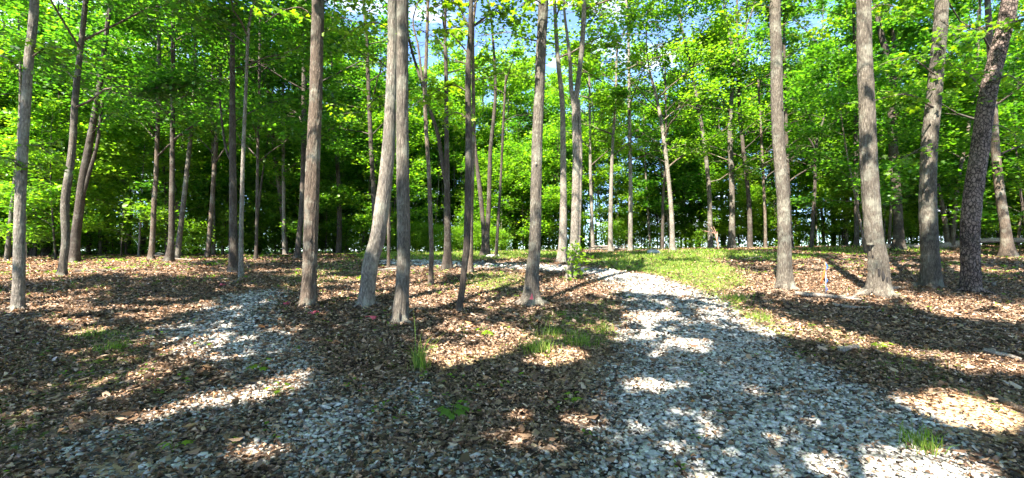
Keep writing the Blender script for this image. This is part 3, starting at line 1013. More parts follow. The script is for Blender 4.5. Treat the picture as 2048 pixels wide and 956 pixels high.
px_tree("dark tree with splayed roots beside the forked pale tree", [[(338, 523, 19), (343, 480, 13), (344, 400, 12), (344, 330, 11), (346, 150, 9), (347, 40, 8)]],
        'dark', 16, (4, 15, 3.8, 12400, M2), seed=15, leafmat=M_LEAFD)
px_tree("pale forked tree catching light in the left wood", [[(351, 512, 15), (355, 478, 14), (358, 430, 12), (363, 380, 9), (368, 250, 7), (372, 50, 5)], [(356, 450, 9), (353, 400, 8), (345, 350, 7), (344, 250, 6)]],
        'pale', 15, (5, 14, 3.4, 10850, M2), seed=16)
px_tree("slightly leaning reddish trunk left of the paired trunks", [[(414, 515, 11), (418, 478, 10), (424, 400, 9), (430, 320, 9), (438, 200, 8), (444, 50, 7)]],
        'brown', 16, (4, 15, 3.6, 12400, M2), seed=17, leafmat=M_LEAFD)
px_tree("dark straight tree paired with a thin pale stem", [[(467, 543, 22), (466, 478, 18), (466, 400, 16), (466, 300, 14), (465, 165, 12), (466, 40, 10)], [(467, 330, 7), (455, 306, 6), (447, 270, 5), (440, 200, 4)]],
        'dark', 15, (4, 14, 3.8, 13175, M2), seed=18, leafmat=M_LEAFD, sides=20)
px_tree("thin pale stem standing close by the dark straight tree", [[(482, 555, 12), (482, 478, 10), (484, 400, 9), (487, 300, 8), (492, 170, 7), (499, 40, 6)]],
        'pale', 11, (5, 10.5, 2.2, 3500, dict(K=9)), seed=19)
px_tree("spindly dark stem right of the paired trunks", [[(511, 520, 8), (513, 478, 7), (515, 350, 6), (518, 200, 6), (520, 50, 5)]],
        'dark', 13, (3.5, 12, 2.9, 9300, M2), seed=20, leafmat=M_LEAFD)
px_tree("slim straight pale tree left of the tall brown trunk", [[(569, 510, 8), (568, 450, 7), (567, 350, 7), (566, 200, 6), (566, 50, 5)]],
        'pale', 15, (4, 14, 3.4, 12400, M2), seed=21, leafmat=M_LEAFD)
px_tree("dark tree leaning right just behind the tall brown trunk", [[(594, 517, 14), (598, 478, 11), (603, 420, 11), (607, 300, 10), (608, 150, 9), (609, 50, 8)]],
        'dark', 17, (4.5, 16, 3.8, 12400, M2), seed=22, leafmat=M_LEAFD)
px_tree("thin dark tree seen between the brown trunk and the leaning pale one", [[(752, 512, 10), (749, 440, 9), (745, 350, 9), (741, 270, 9), (737, 170, 8), (732, 60, 7)]],
        'dark', 16, (5, 15, 3.6, 11625, M2), seed=23)
px_tree("slim pale sapling directly behind the leaning pale tree", [[(777, 540, 7), (777, 478, 6), (777, 400, 6), (780, 250, 5), (790, 50, 4)]],
        'brown', 10, (5, 9.5, 1.8, 1800, dict(K=8)), seed=24, leafmat=M_LEAFY)
px_tree("thin reddish tree rising beside the sky gap", [[(861, 570, 11), (863, 500, 9), (861, 440, 9), (858, 350, 8), (852, 250, 8), (850, 180, 8), (853, 100, 7), (856, 0, 6)], [(850, 190, 5), (842, 140, 5), (836, 90, 4), (826, 40, 3)]],
        'brown', 12, (6, 11, 2.0, 2000, dict(K=9)), seed=25, leafmat=M_LEAFY, sides=20)
px_tree("dark forked tree dividing into a long left arm and a straight right stem", [[(894, 537, 20), (895, 478, 14), (894, 350, 11), (893, 250, 9), (892, 150, 8), (890, 40, 6)],
         [(893, 370, 9), (884, 320, 9), (876, 270, 8), (862, 225, 7), (840, 155, 6), (822, 95, 5), (812, 40, 4)]],
        'dark', 15, (6, 14, 2.9, 5270, M2), seed=26, sides=20, leafmat=M_LEAFY)
px_tree("narrow brown trunk half hidden by the thin crooked dark tree", [[(941, 545, 12), (941, 478, 11), (943, 400, 9), (946, 300, 8), (947, 200, 7), (946, 60, 6)]],
        'brown', 13, (7, 12, 2.0, 2200, dict(K=9)), seed=27, leafmat=M_LEAFY)
px_tree("two stems rising from one root at the bend of the drive", [[(966, 513, 14), (968, 478, 9), (962, 400, 9), (955, 340, 8), (950, 290, 6), (947, 220, 5), (944, 150, 4)],
         [(972, 508, 13), (974, 478, 10), (978, 400, 9), (981, 300, 8), (988, 230, 7), (991, 170, 6), (986, 80, 5), (980, 20, 4)]],
        'dark', 17, (7.5, 15, 2.7, 4650, M2), seed=28, leafmat=M_LEAFY)
px_tree("thin leaning stem immediately right of the two-stemmed tree", [[(992, 515, 7), (996, 450, 6), (1002, 350, 5), (1007, 240, 5), (1012, 150, 4)]],
        'dark', 14, (5.5, 11, 1.6, 1800, dict(K=8)), seed=29, leafmat=M_LEAFY)
px_tree("smooth pale tree left of the clumped stems by the drive", [[(1123, 525, 18), (1126, 478, 17), (1127, 400, 14), (1126, 300, 12), (1124, 200, 10), (1116, 120, 9), (1110, 20, 7)]],
        'pale', 18, (7, 17, 3.4, 10075, M2), seed=30, sides=24, leafmat=M_LEAFY)
px_tree("clump of crossing stems wrapped in bright creeper at the drive's bend", [[(1138, 558, 14), (1143, 520, 14), (1149, 478, 18), (1151, 400, 16), (1152, 300, 14), (1150, 220, 12), (1158, 150, 10), (1165, 80, 10), (1168, 0, 9)],
         [(1150, 230, 8), (1142, 170, 9), (1140, 120, 7), (1134, 70, 6), (1128, 10, 5)], [(1156, 548, 9), (1156, 500, 9), (1160, 400, 7), (1161, 300, 7), (1157, 200, 6)]],
        'pale', 16, (6.5, 15, 3.4, 8525, M2), seed=31, sides=24, leafmat=M_LEAFY)
# --- far row along the crest
M3 = dict(K=16, rb=.05)
far = [
 ("slim sunlit stem at the crest right of the clumped stems", [[(1186, 501, 8), (1184, 440, 7), (1181, 350, 6), (1180, 250, 5), (1178, 120, 4)]], 'pale', 15, 4500),
 ("bright straight pale stem beside the brush pile", [[(1221, 503, 10), (1221, 440, 9), (1223, 350, 7), (1226, 280, 6), (1231, 200, 5), (1234, 80, 4)]], 'pale', 18, 5500),
 ("mottled grey stem right of the brush pile", [[(1260, 502, 10), (1261, 440, 9), (1261, 350, 8), (1259, 250, 7), (1258, 150, 6), (1256, 50, 5)]], 'pale', 19, 5500),
 ("brightest tree on the crest, its pale trunk arching left as it rises", [[(1345, 502, 12), (1344, 450, 10), (1341, 400, 9), (1335, 340, 8), (1329, 290, 8), (1322, 240, 7), (1312, 190, 6), (1298, 140, 5)]], 'pale', 18, 5500),
 ("thin black stem just left of the brightest crest tree", [[(1325, 500, 7), (1326, 400, 6), (1330, 340, 5), (1332, 250, 4), (1330, 120, 3)]], 'dark', 15, 4500),
 ("mottled tree leaning left above the withered shrub", [[(1421, 498, 11), (1420, 440, 10), (1418, 380, 9), (1410, 300, 8), (1402, 240, 8), (1393, 190, 7), (1376, 110, 6), (1362, 50, 5)]], 'grey', 20, 6000),
 ("sturdy grey tree that divides high up, right of the withered shrub", [[(1463, 497, 16), (1464, 440, 12), (1463, 350, 11), (1460, 260, 10), (1464, 180, 9), (1466, 110, 8), (1455, 50, 6), (1448, 0, 5)], [(1466, 130, 6), (1480, 90, 5), (1494, 50, 4)]], 'grey', 20, 6500),
 ("dark tree curving left behind the divided grey tree", [[(1500, 497, 11), (1499, 430, 10), (1494, 360, 9), (1487, 300, 8), (1480, 230, 8), (1476, 130, 6), (1474, 40, 5)]], 'dark', 19, 6000),
 ("thin stem in front of bright sky left of the tall sunlit right tree", [[(1531, 497, 7), (1530, 430, 6), (1526, 340, 6), (1522, 260, 5), (1516, 160, 4)]], 'brown', 16, 5000),
 ("dark trunk hidden behind the tall sunlit right tree", [[(1583, 494, 9), (1579, 420, 8), (1575, 330, 8), (1571, 220, 7), (1568, 60, 5)]], 'dark', 19, 6000),
 ("twisted tree with a wide fork between the two big right trunks", [[(1623, 492, 9), (1627, 430, 8), (1630, 370, 7), (1631, 300, 6), (1640, 260, 5), (1652, 220, 4), (1658, 150, 3)], [(1631, 300, 5), (1620, 280, 4), (1604, 262, 3), (1590, 240, 2)]], 'dark', 14, 4500),
 ("dark stem close to the left side of the stout holed tree", [[(1713, 491, 11), (1713, 400, 10), (1711, 250, 9), (1709, 100, 7), (1708, 20, 6)]], 'dark', 19, 6000),
 ("big dark tree forking behind the stout holed tree", [[(1797, 499, 27), (1797, 460, 22), (1792, 380, 20), (1787, 300, 20), (1783, 200, 18), (1779, 130, 17), (1762, 70, 13), (1750, 0, 11)], [(1781, 150, 11), (1788, 90, 9), (1778, 40, 8), (1770, 0, 7)], [(1781, 130, 9), (1812, 95, 8), (1840, 100, 7), (1865, 130, 5)]], 'dark', 20, 8000),
 ("leaning pale-streaked stem between the sunlit and scaly right trunks", [[(1905, 497, 11), (1908, 440, 10), (1915, 370, 9), (1926, 310, 9), (1938, 250, 8), (1950, 180, 7), (1958, 60, 6)]], 'brown', 16, 6500),
 ("broad dappled tree at the right edge behind the scaly trunk", [[(2016, 515, 32), (2010, 460, 24), (2000, 380, 22), (1990, 280, 20), (1984, 180, 18), (1978, 60, 15)]], 'brown', 20, 8500),
]
for i, (lab, st, bk, hh, nl) in enumerate(far):
    px_tree(lab, st, bk, hh, (4.5 if st[0][0][0] < 1340 else 3.6, hh - .5, 3.6, int(nl * 1.9), M3), seed=40 + i, leafmat=M_LEAFD if i > 8 and i % 2 else (M_LEAFY if i in (0, 2, 3, 6) else M_LEAF), leaf=.15)

# --- trees behind and beside the camera: their crowns throw the shade over the foreground
BACK = [(-8, -1), (-4.5, -5), (-9, -7), (-1.5, -3.0), (-3, -10), (2.5, -6), (5.5, -1.5), (-13, -2.5), (8.5, -5), (3, -11), (-8, -13), (11.5, -1), (-12.5, 3.5), (13.5, 3), (-16, -8), (-7, 4.5), (8.8, 3.6)]
for i, (bx, by) in enumerate(BACK):
    gen = np.random.default_rng(900 + i)
    root = np.array([bx, by, float(H(bx, by))])
    t = empty("tree", tuple(root))
    tag(t, "tall shade tree standing behind the viewpoint", "tree", "trees behind the viewpoint")
    geo = Geo()
    ztop = gen.uniform(16, 20)
    zs = np.linspace(-.3, ztop, 30)
    wob = gen.normal(0, .06, 2)
    pts = np.stack([wob[0] * zs, wob[1] * zs, zs], 1) * np.array([.5, .5, 1])
    tube(geo, pts, .2 * (1 - zs / (ztop * 1.1)).clip(.05, 1), 14, bark_rough(300 + i, False, .35, 5, 0, .2))
    limbs, c = crown(gen, lambda z: (wob[0] * z * .5, wob[1] * z * .5), 7.5, ztop, 4.4, 6500, K=14, rb=.07, spread=.8)
    for lp, lr in limbs:
        tube(geo, lp, lr, 4, cap=False)
    cw = c + root
    cw = cw[carve(cw)] - root
    v, f = green_leaves(cw, .25, gen)
    obj("crown", mesh_from("crown", v, f, M_LEAF), t)
    obj("trunk", geo.mesh("trunk", M_BARK['grey'], True), t)


# ------------------------------------------------------------------ near leafy branches with their single leaves
def maple_leaf():
    out = [(0, 0), (.16, -.10), (.46, -.02), (.36, .18), (.52, .50), (.24, .46), (.13, .60), (0, 1.0)]
    pts = [(x_, y_) for x_, y_ in out] + [(-x_, y_) for x_, y_ in out[-2:0:-1]]
    ctr = (0, .32)
    v = [(ctr[0], ctr[1], .0)] + [(a, b_, -.35 * abs(a) - .12 * max(0, b_ - .3)) for a, b_ in pts]
    n = len(pts)
    f = [(0, 1 + i, 1 + (i + 1) % n) for i in range(n)]
    return np.array(v, float), np.array(f)
_mv, _mf = maple_leaf()
def leaf_kind(mat):
    return mesh_from("leaf", _mv, _mf, mat)
M_L1 = leaf_mat("sunlit_yellow_green_leaf", [(0, (.14, .24, .015)), (1, (.20, .30, .02))], tcol=(1.9, 2.0, .4))
M_L2 = leaf_mat("mid_green_leaf", [(0, (.07, .15, .016)), (1, (.10, .19, .02))])
LEAFK = {'y': [leaf_kind(M_L1), leaf_kind(M_LEAFY)], 'g': [leaf_kind(M_L2), leaf_kind(M_L1)]}

def leafy_branch(tree, pxs, D, n, size, key='y', seed=0, spread=.28, r0=.016, D1=None):
    gen = np.random.default_rng(seed + 5000)
    org = np.array(tree.location)
    D1 = D1 or D
    k = len(pxs)
    pts = np.array([on_depth(a, b_, D + (D1 - D) * i / (k - 1)) - org for i, (a, b_) in enumerate(pxs)])
    path = smooth_path(pts, 14)
    geo = Geo()
    tube(geo, path, np.linspace(r0, r0 * .25, 14), 6)
    spots = []
    nt = max(5, n // 7)
    for j in range(nt):
        u = .22 + .78 * (j + gen.random()) / nt
        q0 = path[min(13, int(u * 13))]
        q1 = q0 + gen.normal(0, spread, 3) * np.array([1, 1, .35]) + np.array([0, 0, -.04])
        tube(geo, [q0, (q0 + q1) / 2 + np.array([0, 0, .03]), q1], [r0 * .3, r0 * .2, r0 * .1], 4, cap=False)
        for s_ in np.linspace(.3, 1.0, max(1, n // nt)):
            spots.append(q0 + (q1 - q0) * s_ + gen.normal(0, .045, 3))
    br = obj("branch", geo.mesh("branch", M_BARK['brown'], True), tree)
    for p_ in spots[:295]:
        lf = bpy.data.objects.new("leaf", LEAFK[key][int(gen.random() < .3)])
        link(lf)
        lf.parent = br
        lf.location = tuple(p_)
        lf.rotation_euler = (gen.normal(-.25, .45), gen.normal(0, .45), gen.uniform(0, 6.28))
        z_ = size * gen.uniform(.65, 1.15)
        lf.scale = (z_, z_, z_)
    return br

T = TREES
d5 = T[5].location[1]
leafy_branch(T[5], [(937, 185), (905, 170), (870, 185), (838, 200)], d5, 70, .13, 'y', 1, D1=d5 - .4)
leafy_branch(T[5], [(939, 110), (905, 70), (880, 60), (850, 75)], d5, 60, .13, 'y', 2, D1=d5 + .3)
leafy_branch(T[5], [(937, 240), (915, 225), (895, 235), (880, 265)], d5, 40, .12, 'y', 3)
leafy_branch(T[5], [(941, 20), (965, -10), (1000, -20), (1030, -5)], d5, 60, .13, 'y', 4)
leafy_branch(T[5], [(940, 60), (915, 10), (880, -10), (840, 0)], d5, 60, .13, 'y', 5)
d6 = T[6].location[1]
leafy_branch(T[6], [(1087, 10), (1070, 0), (1050, 5), (1030, 20)], d6 - .2, 55, .12, 'y', 6, D1=d6 - .7)
leafy_branch(T[6], [(1087, -10), (1105, -15), (1125, 0), (1140, 15)], d6 - .2, 40, .12, 'y', 7, D1=d6 - .5)
d9, d10 = T[9].location[1], T[10].location[1]
leafy_branch(T[9], [(1866, 215), (1820, 190), (1770, 195), (1715, 215)], d9 - .3, 90, .12, 'g', 8, D1=d9 - .9, r0=.022, spread=.35)
leafy_branch(T[9], [(1870, 150), (1830, 120), (1800, 115), (1760, 130)], d9 - .3, 70, .12, 'g', 9, D1=d9 - .6, spread=.35)
leafy_branch(T[9], [(1860, 285), (1835, 300), (1810, 315), (1775, 345)], d9 - .3, 50, .11, 'g', 10, D1=d9 - .5)
leafy_branch(T[9], [(1880, 40), (1915, 60), (1950, 50), (1990, 75)], d9 - .3, 80, .12, 'g', 11, D1=d9 - .9, spread=.35)
leafy_branch(T[10], [(1975, 195), (1940, 150), (1905, 130), (1870, 100)], d10 - .3, 90, .12, 'g', 12, D1=d10 - .9, spread=.35)
leafy_branch(T[10], [(1985, 170), (2015, 150), (2040, 165), (2080, 190)], d10 - .3, 80, .12, 'g', 13, D1=d10 - .5, spread=.35)
leafy_branch(T[10], [(2010, 60), (2040, 40), (2070, 50), (2110, 90)], d10 - .3, 80, .12, 'g', 14, D1=d10 - .5, spread=.35)
leafy_branch(T[10], [(1962, 265), (1990, 250), (2020, 262), (2055, 290)], d10 + .3, 70, .11, 'g', 15, spread=.3)
d1 = T[1].location[1]
leafy_branch(T[1], [(44, 345), (30, 325), (10, 315), (-25, 318)], d1 - .1, 60, .11, 'g', 16, spread=.3)
leafy_branch(T[1], [(46, 300), (70, 290), (90, 300), (112, 318)], d1 + .2, 45, .10, 'g', 17, spread=.3)
leafy_branch(T[1], [(56, 120), (95, 95), (135, 100), (180, 120)], d1, 90, .11, 'g', 18, spread=.4)
leafy_branch(T[1], [(54, 160), (20, 120), (-20, 110), (-60, 120)], d1, 90, .11, 'g', 19, spread=.4)
leafy_branch(T[2], [(634, 40), (600, 15), (560, 25), (530, 45)], T[2].location[1] + .2, 60, .11, 'g', 20, spread=.35)
leafy_branch(T[7], [(1554, 60), (1585, 40), (1610, 60), (1640, 90)], T[7].location[1] + .3, 70, .11, 'y', 21, spread=.35)

M_HOLE = flat_mat("hollow_shade_and_scar", (.012, .010, .009), .95)  # near-black scar colour; on the hollows it paints their inner shade
def TRUNK_AT(tree, z):
    q = AXES[tree.name]; o_ = tree.location
    zz_ = z - o_[2]
    return np.array([np.interp(zz_, q[:, 2], q[:, 0]) + o_[0], np.interp(zz_, q[:, 2], q[:, 1]) + o_[1], np.interp(zz_, q[:, 2], q[:, 3])])
def trunk_blob(tree, px, py, w, h, mat, name, r_at):
    """small hollow, scar or burl on the near side of a trunk; w, h in photo pixels, r_at trunk radius there in pixels"""
    D = tree.location[1]
    k = D / F
    cx = on_depth(px, py, D)
    tc_ = TRUNK_AT(tree, cx[2])
    tow = np.array([-cx[0], -cx[1], 0.0]); tow /= np.linalg.norm(tow)
    perp = np.array([-tow[1], tow[0], 0.0])
    off = float((cx[:2] - tc_[:2]) @ perp[:2])
    rw = tc_[2]
    off = max(-rw * .8, min(rw * .8, off))
    cx = np.array([tc_[0], tc_[1], cx[2]]) + perp * off + tow * math.sqrt(rw * rw - off * off) * 1.0 - np.array(tree.location)
    g5 = np.random.default_rng(int(px + py))
    n1, n2 = 12, 7
    v = []
    for i in range(n2):
        th = math.pi * i / (n2 - 1)
        for j in range(n1):
            ph = 2 * math.pi * j / n1
            m_ = 1 + .25 * g5.uniform(-1, 1) * math.sin(th)
            q_ = cx + perp * math.sin(th) * math.cos(ph) * w * k * .4 * m_ + tow * math.sin(th) * math.sin(ph) * w * k * .5
            v.append((q_[0], q_[1], q_[2] + math.cos(th) * h * k * .5 * m_))
    f = [[i * n1 + j, (i + 1) * n1 + j, (i + 1) * n1 + (j + 1) % n1, i * n1 + (j + 1) % n1] for i in range(n2 - 1) for j in range(n1)]
    return obj(name, mesh_from(name, v, f, mat, True), tree)
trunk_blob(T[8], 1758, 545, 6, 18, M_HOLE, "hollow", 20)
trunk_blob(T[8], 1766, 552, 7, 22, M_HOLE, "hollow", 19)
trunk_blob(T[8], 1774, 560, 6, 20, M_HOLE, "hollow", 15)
trunk_blob(T[8], 1741, 489, 14, 7, M_BARK['grey'], "burl", 18)
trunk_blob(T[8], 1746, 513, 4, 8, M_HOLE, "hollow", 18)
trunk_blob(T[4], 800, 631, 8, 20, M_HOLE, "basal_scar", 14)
trunk_blob(T[9], 1850, 300, 6, 12, M_BARK['dark'], "knot", 16)
trunk_blob(T[7], 1568, 220, 5, 8, M_BARK['dark'], "knot", 10)
trunk_blob(T[2], 621, 480, 5, 9, M_BARK['dark'], "knot", 13)
trunk_blob(T[6], 1072, 330, 5, 8, M_BARK['pale'], "lichen_patch", 10)

leafy_branch(T[3], [(785, 60), (750, 45), (715, 55), (680, 80)], T[3].location[1] + .2, 80, .12, 'y', 22, spread=.35)
leafy_branch(T[3], [(783, 190), (755, 195), (735, 215), (718, 245)], T[3].location[1] + .3, 60, .11, 'y', 23, spread=.3)
leafy_branch(T[2], [(636, 10), (670, -5), (700, 0), (735, 20)], T[2].location[1] + .2, 70, .12, 'y', 24, spread=.35)
leafy_branch(T[7], [(1552, 20), (1515, 10), (1480, 20), (1445, 50)], T[7].location[1] + .3, 80, .11, 'g', 25, spread=.4)
leafy_branch(T[8], [(1730, 30), (1760, 10), (1795, 15), (1830, 35)], T[8].location[1] + .4, 80, .12, 'g', 26, spread=.35)
# creeper climbing the clumped stems
def creeper(tree, pxs, D):
    gen = np.random.default_rng(31)
    org = np.array(tree.location)
    path = smooth_path(np.array([on_depth(a, b_, D) - org for a, b_ in pxs]), 16)
    geo = Geo(); tube(geo, path, np.linspace(.012, .004, 16), 5)
    st = obj("creeper", geo.mesh("creeper", M_BARK['brown'], True), tree)
    tag(st, "bright green creeper on the clumped stems")
    for k in range(110):
        p_ = path[int(gen.integers(0, 16))] + gen.normal(0, .13, 3)
        lf = bpy.data.objects.new("leaf", LEAFK['y'][k % 2]); link(lf); lf.parent = st
        lf.location = tuple(p_); z_ = gen.uniform(.08, .15); lf.scale = (z_,) * 3
        lf.rotation_euler = (gen.normal(.4, .5), gen.normal(0, .5), gen.uniform(0, 6.28))
creeper(T[31], [(1152, 566), (1150, 545), (1156, 525), (1152, 508), (1158, 492)], T[31].location[1] - .25)

# ------------------------------------------------------------------ things lying and standing on the forest floor
def ground_stick(name, pxs, r0, r1, label, cat, mat=None, lift=.03, sides=8, group=None, forks=0, seed=0):
    gen = np.random.default_rng(seed + 60)
    pts = []
    for q in pxs:
        g_ = gp(q[0], q[1])
        g_[2] += (q[2] if len(q) > 2 else 0) + lift
        pts.append(g_)
    org = pts[0].copy()
    path = smooth_path(np.array(pts) - org, 5 * len(pts))
    geo = Geo()
    rg = lambda s_, a, r: 1 + .22 * noise3(np.cos(a) * 2, np.sin(a) * 2, s_ * 6 / max(.03, r0) * .05, seed)
    tube(geo, path, np.linspace(r0, r1, len(path)), sides, rg)
    o = obj(name, geo.mesh(name, mat or M_DEADWOOD, True), None, tuple(org))
    tag(o, label, cat, group)
    for k in range(forks):
        i = int(gen.integers(len(path) // 3, len(path) - 2))
        d = path[min(i + 1, len(path) - 1)] - path[i]; d /= np.linalg.norm(d)
        side = np.array([-d[1], d[0], 0]) * gen.choice([-1, 1])
        l = np.linalg.norm(path[-1] - path[0]) * gen.uniform(.2, .4)
        q = [path[i], path[i] + (d * .7 + side * .6) * l * .5 + np.array([0, 0, .03]), path[i] + (d * .8 + side * .9) * l + np.array([0, 0, .0])]
        g2 = Geo(); tube(g2, q, [r0 * .5, r0 * .35, r0 * .15], 5)
        obj("side_branch", g2.mesh("side_branch", mat or M_DEADWOOD, True), o)
    return o

ground_stick("fallen_branch", [(1968, 706), (1990, 712), (2015, 718), (2042, 725)], .035, .018, "pale peeled branch lying in the leaves at the right edge", "branch", lift=.04, seed=1)
ground_stick("fallen_branch", [(1590, 592), (1640, 596), (1680, 600), (1722, 605)], .045, .02, "grey fallen branch in front of the survey marker", "branch", lift=.05, forks=2, seed=2)
ground_stick("fallen_branch", [(1665, 612), (1700, 618), (1740, 619), (1770, 628)], .03, .012, "thin forked branch just below the stout holed tree", "branch", lift=.03, forks=2, seed=3)
ground_stick("fallen_branch", [(1680, 707), (1700, 701), (1716, 699)], .035, .03, "short pale broken branch right of the drive", "branch", lift=.03, seed=4)
ground_stick("fallen_branch", [(1000, 628), (1030, 633), (1060, 632)], .014, .008, "thin dark curved stick in front of the pink-marked tree", "branch", M_BARK['dark'], lift=.02, seed=5)
ground_stick("fallen_branch", [(1990, 800), (2020, 815), (2060, 835)], .03, .02, "brown branch running out of the picture at lower right", "branch", M_BARK['brown'], lift=.03, seed=6)
ground_stick("fallen_branch", [(780, 868), (810, 880), (838, 892)], .011, .007, "dark stick on leaves between the two gravel tracks", "branch", M_BARK['dark'], lift=.035, seed=7)
ground_stick("fallen_branch", [(458, 575), (472, 566), (487, 556, .12)], .02, .01, "propped pale stick left of the drive's left track", "branch", lift=.03, forks=3, seed=8)
ground_stick("fallen_branch", [(110, 585), (122, 580), (133, 575)], .025, .015, "short pale stick in a sunny band on the left", "branch", lift=.03, seed=9)
ground_stick("fallen_log", [(1770, 492), (1800, 490), (1850, 487), (1905, 480)], .13, .09, "grey fallen log behind the sunlit grey tree on the right", "log", lift=.10, sides=10, forks=1, seed=10)
ground_stick("fallen_log", [(1880, 484, .05), (1930, 482, .2), (1985, 481, .3), (2048, 481, .3)], .13, .11, "long pale log lying behind the scaly leaning tree", "log", lift=.10, sides=10, seed=11)
ground_stick("fallen_log", [(178, 501), (220, 498), (265, 503), (305, 506)], .14, .08, "dark fallen log between trunks in the left wood", "log", M_BARK['dark'], lift=.10, sides=10, forks=2, seed=12)
ground_stick("fallen_branch", [(230, 490, .9), (262, 500, .3), (290, 506, .0)], .05, .03, "dark branch leaning down over the fallen log in the left wood", "branch", M_BARK['dark'], lift=.03, seed=13)
ground_stick("fallen_branch", [(690, 497, .1), (712, 499, .3), (732, 495, .9)], .05, .02, "bleached dead branch standing up behind the leaning tree", "branch", lift=.03, forks=2, seed=14)
ground_stick("exposed_root", [(1060, 600, .12), (1049, 604, .05), (1036, 612)], .05, .02, "bleached forked root at the left foot of the pink-marked tree", "root", lift=.02, forks=1, seed=15)
ground_stick("exposed_root", [(1745, 588, .06), (1725, 590, .04), (1708, 592)], .07, .03, "grey root spreading left from the stout holed tree", "root", M_BARK['pale'], lift=.0, seed=16)
ground_stick("exposed_root", [(1768, 586, .08), (1790, 580, .04), (1812, 575)], .05, .02, "grey root spreading right from the stout holed tree", "root", lift=.0, seed=17)
ground_stick("fallen_branch", [(610, 617), (622, 625), (636, 632)], .012, .006, "thin stick beside the red ribbon under the brown-trunked tree", "branch", lift=.03, seed=18)
ground_stick("fallen_branch", [(808, 642, .02), (820, 632, .05), (832, 622, .04)], .014, .008, "pale thin stick at the foot of the scarred grey tree", "branch", lift=.02, seed=19)

# brush pile on the crest
t = empty("brush_pile", tuple(gp(1215, 501.5)))
tag(t, "low grey heap of cut branches under the bright straight stem", "brush pile")
gen = np.random.default_rng(8)
for k in range(26):
    a = gen.normal(0, .35); l = gen.uniform(.6, 1.6); cx_ = gen.uniform(-.8, .8)
    z_ = gen.uniform(.03, .30) * (1 - abs(cx_) * .6)
    q = [(cx_ + math.cos(a) * l * u_, gen.normal(0, .15) + math.sin(a) * l * u_, z_ + gen.normal(0, .03)) for u_ in (-.5, 0, .5)]
    g2 = Geo(); tube(g2, q, [.028, .022, .012], 5); obj("stick", g2.mesh("stick", M_DEADWOOD, True), t)

# withered shrub on the crest
p_ = gp(1438, 500)
t = empty("withered_shrub", tuple(p_))
tag(t, "leafless reddish dead shrub forking on the crest right of centre", "shrub")
Dw = p_[1]
for k, q in enumerate([[(1438, 503), (1434, 480), (1427, 462), (1416, 450)], [(1434, 482), (1434, 466), (1430, 452)], [(1429, 466), (1420, 463), (1409, 460)], [(1434, 478), (1440, 466), (1446, 460)], [(1428, 463), (1427, 452), (1424, 445)]]):
    pt = smooth_path([on_depth(a, b_, Dw) - p_ + np.array([0, .1 * k * i, 0]) for i, (a, b_) in enumerate(q)], 9)
    g2 = Geo(); tube(g2, pt, np.linspace(.05 if k == 0 else .028, .01, 9), 6)
    obj("stem" if k == 0 else "branch", g2.mesh("stem", M_DEADRED, True), t)

# stones
def rock(px_, py_, r, label, sq=.6):
    p_ = gp(px_, py_)
    import bmesh
    bm = bmesh.new(); bmesh.ops.create_icosphere(bm, subdivisions=3, radius=r)
    for v in bm.verts:
        c_ = np.array(v.co)
        k = 1 + .3 * float(noise3(*(c_ / r * 1.3 + px_), 3)) + .1 * float(noise3(*(c_ / r * 4), 5))
        v.co = Vector((c_[0] * k * 1.3, c_[1] * k, c_[2] * k * sq))
    me = bpy.data.meshes.new("stone"); bm.to_mesh(me); bm.free(); me.materials.append(M_ROCK)
    tag(obj("stone", me, None, (p_[0], p_[1], p_[2] + r * .1)), label, "stone")
rock(1307, 508, .22, "grey field stone in the grass below the brightest crest tree", .9)
rock(985, 514, .2, "pale flat stone beside the two-stemmed tree", .5)
rock(318, 511, .22, "pale stone on the floor of the left wood", .7)
rock(1306, 912, .052, "largest pale grey flat stone lying low in the drive", .5)
rock(692, 500, .2, "light grey stone behind the leaning pale tree", .7)

# survey marker: wire with blue ribbon and a leaning orange strip
p_ = gp(1652, 590)
Dm = p_[1]
t = empty("survey_marker", tuple(p_))
tag(t, "thin wire survey marker with orange and blue tape between two big right-hand trunks", "marker")
top = on_depth(1651, 525, Dm) - p_
g2 = Geo(); tube(g2, [(0, 0, -.05), top * .5, top], [.006, .006, .006], 6); obj("wire", g2.mesh("wire", M_WIRE), t)
def ribbon(par, pts, w, mat, nm):
    pts = smooth_path(np.array(pts), 12); v = []
    for i, q in enumerate(pts):
        a = .5 * math.sin(i * .7)
        d = np.array([math.cos(a), math.sin(a), 0]) * w * .5
        off = np.array([-math.sin(a), math.cos(a), 0]) * .002
        v += [q - d - off, q + d - off, q + d + off, q - d + off]
    f = []
    for i in range(11):
        k = i * 4
        for j in range(4):
            f.append([k + j, k + (j + 1) % 4, k + 4 + (j + 1) % 4, k + 4 + j])
    f += [[0, 3, 2, 1], [44, 45, 46, 47]]
    return obj(nm, mesh_from(nm, v, f, mat), par)
e = on_depth(1642, 568, Dm) - p_
ribbon(t, [top + np.array([-.005, 0, 0]), top * .6 + e * .4 + np.array([0, -.03, 0]), e], .035, M_ORANGE, "orange_tape")
for (y0, y1) in ((527, 541), (556, 566), (574, 582)):
    ribbon(t, [on_depth(1652, y0, Dm) - p_, on_depth(1655, (y0 + y1) / 2, Dm) - p_, on_depth(1653, y1, Dm) - p_ + np.array([0, .02, 0])], .02, M_BLUE, "blue_tape")

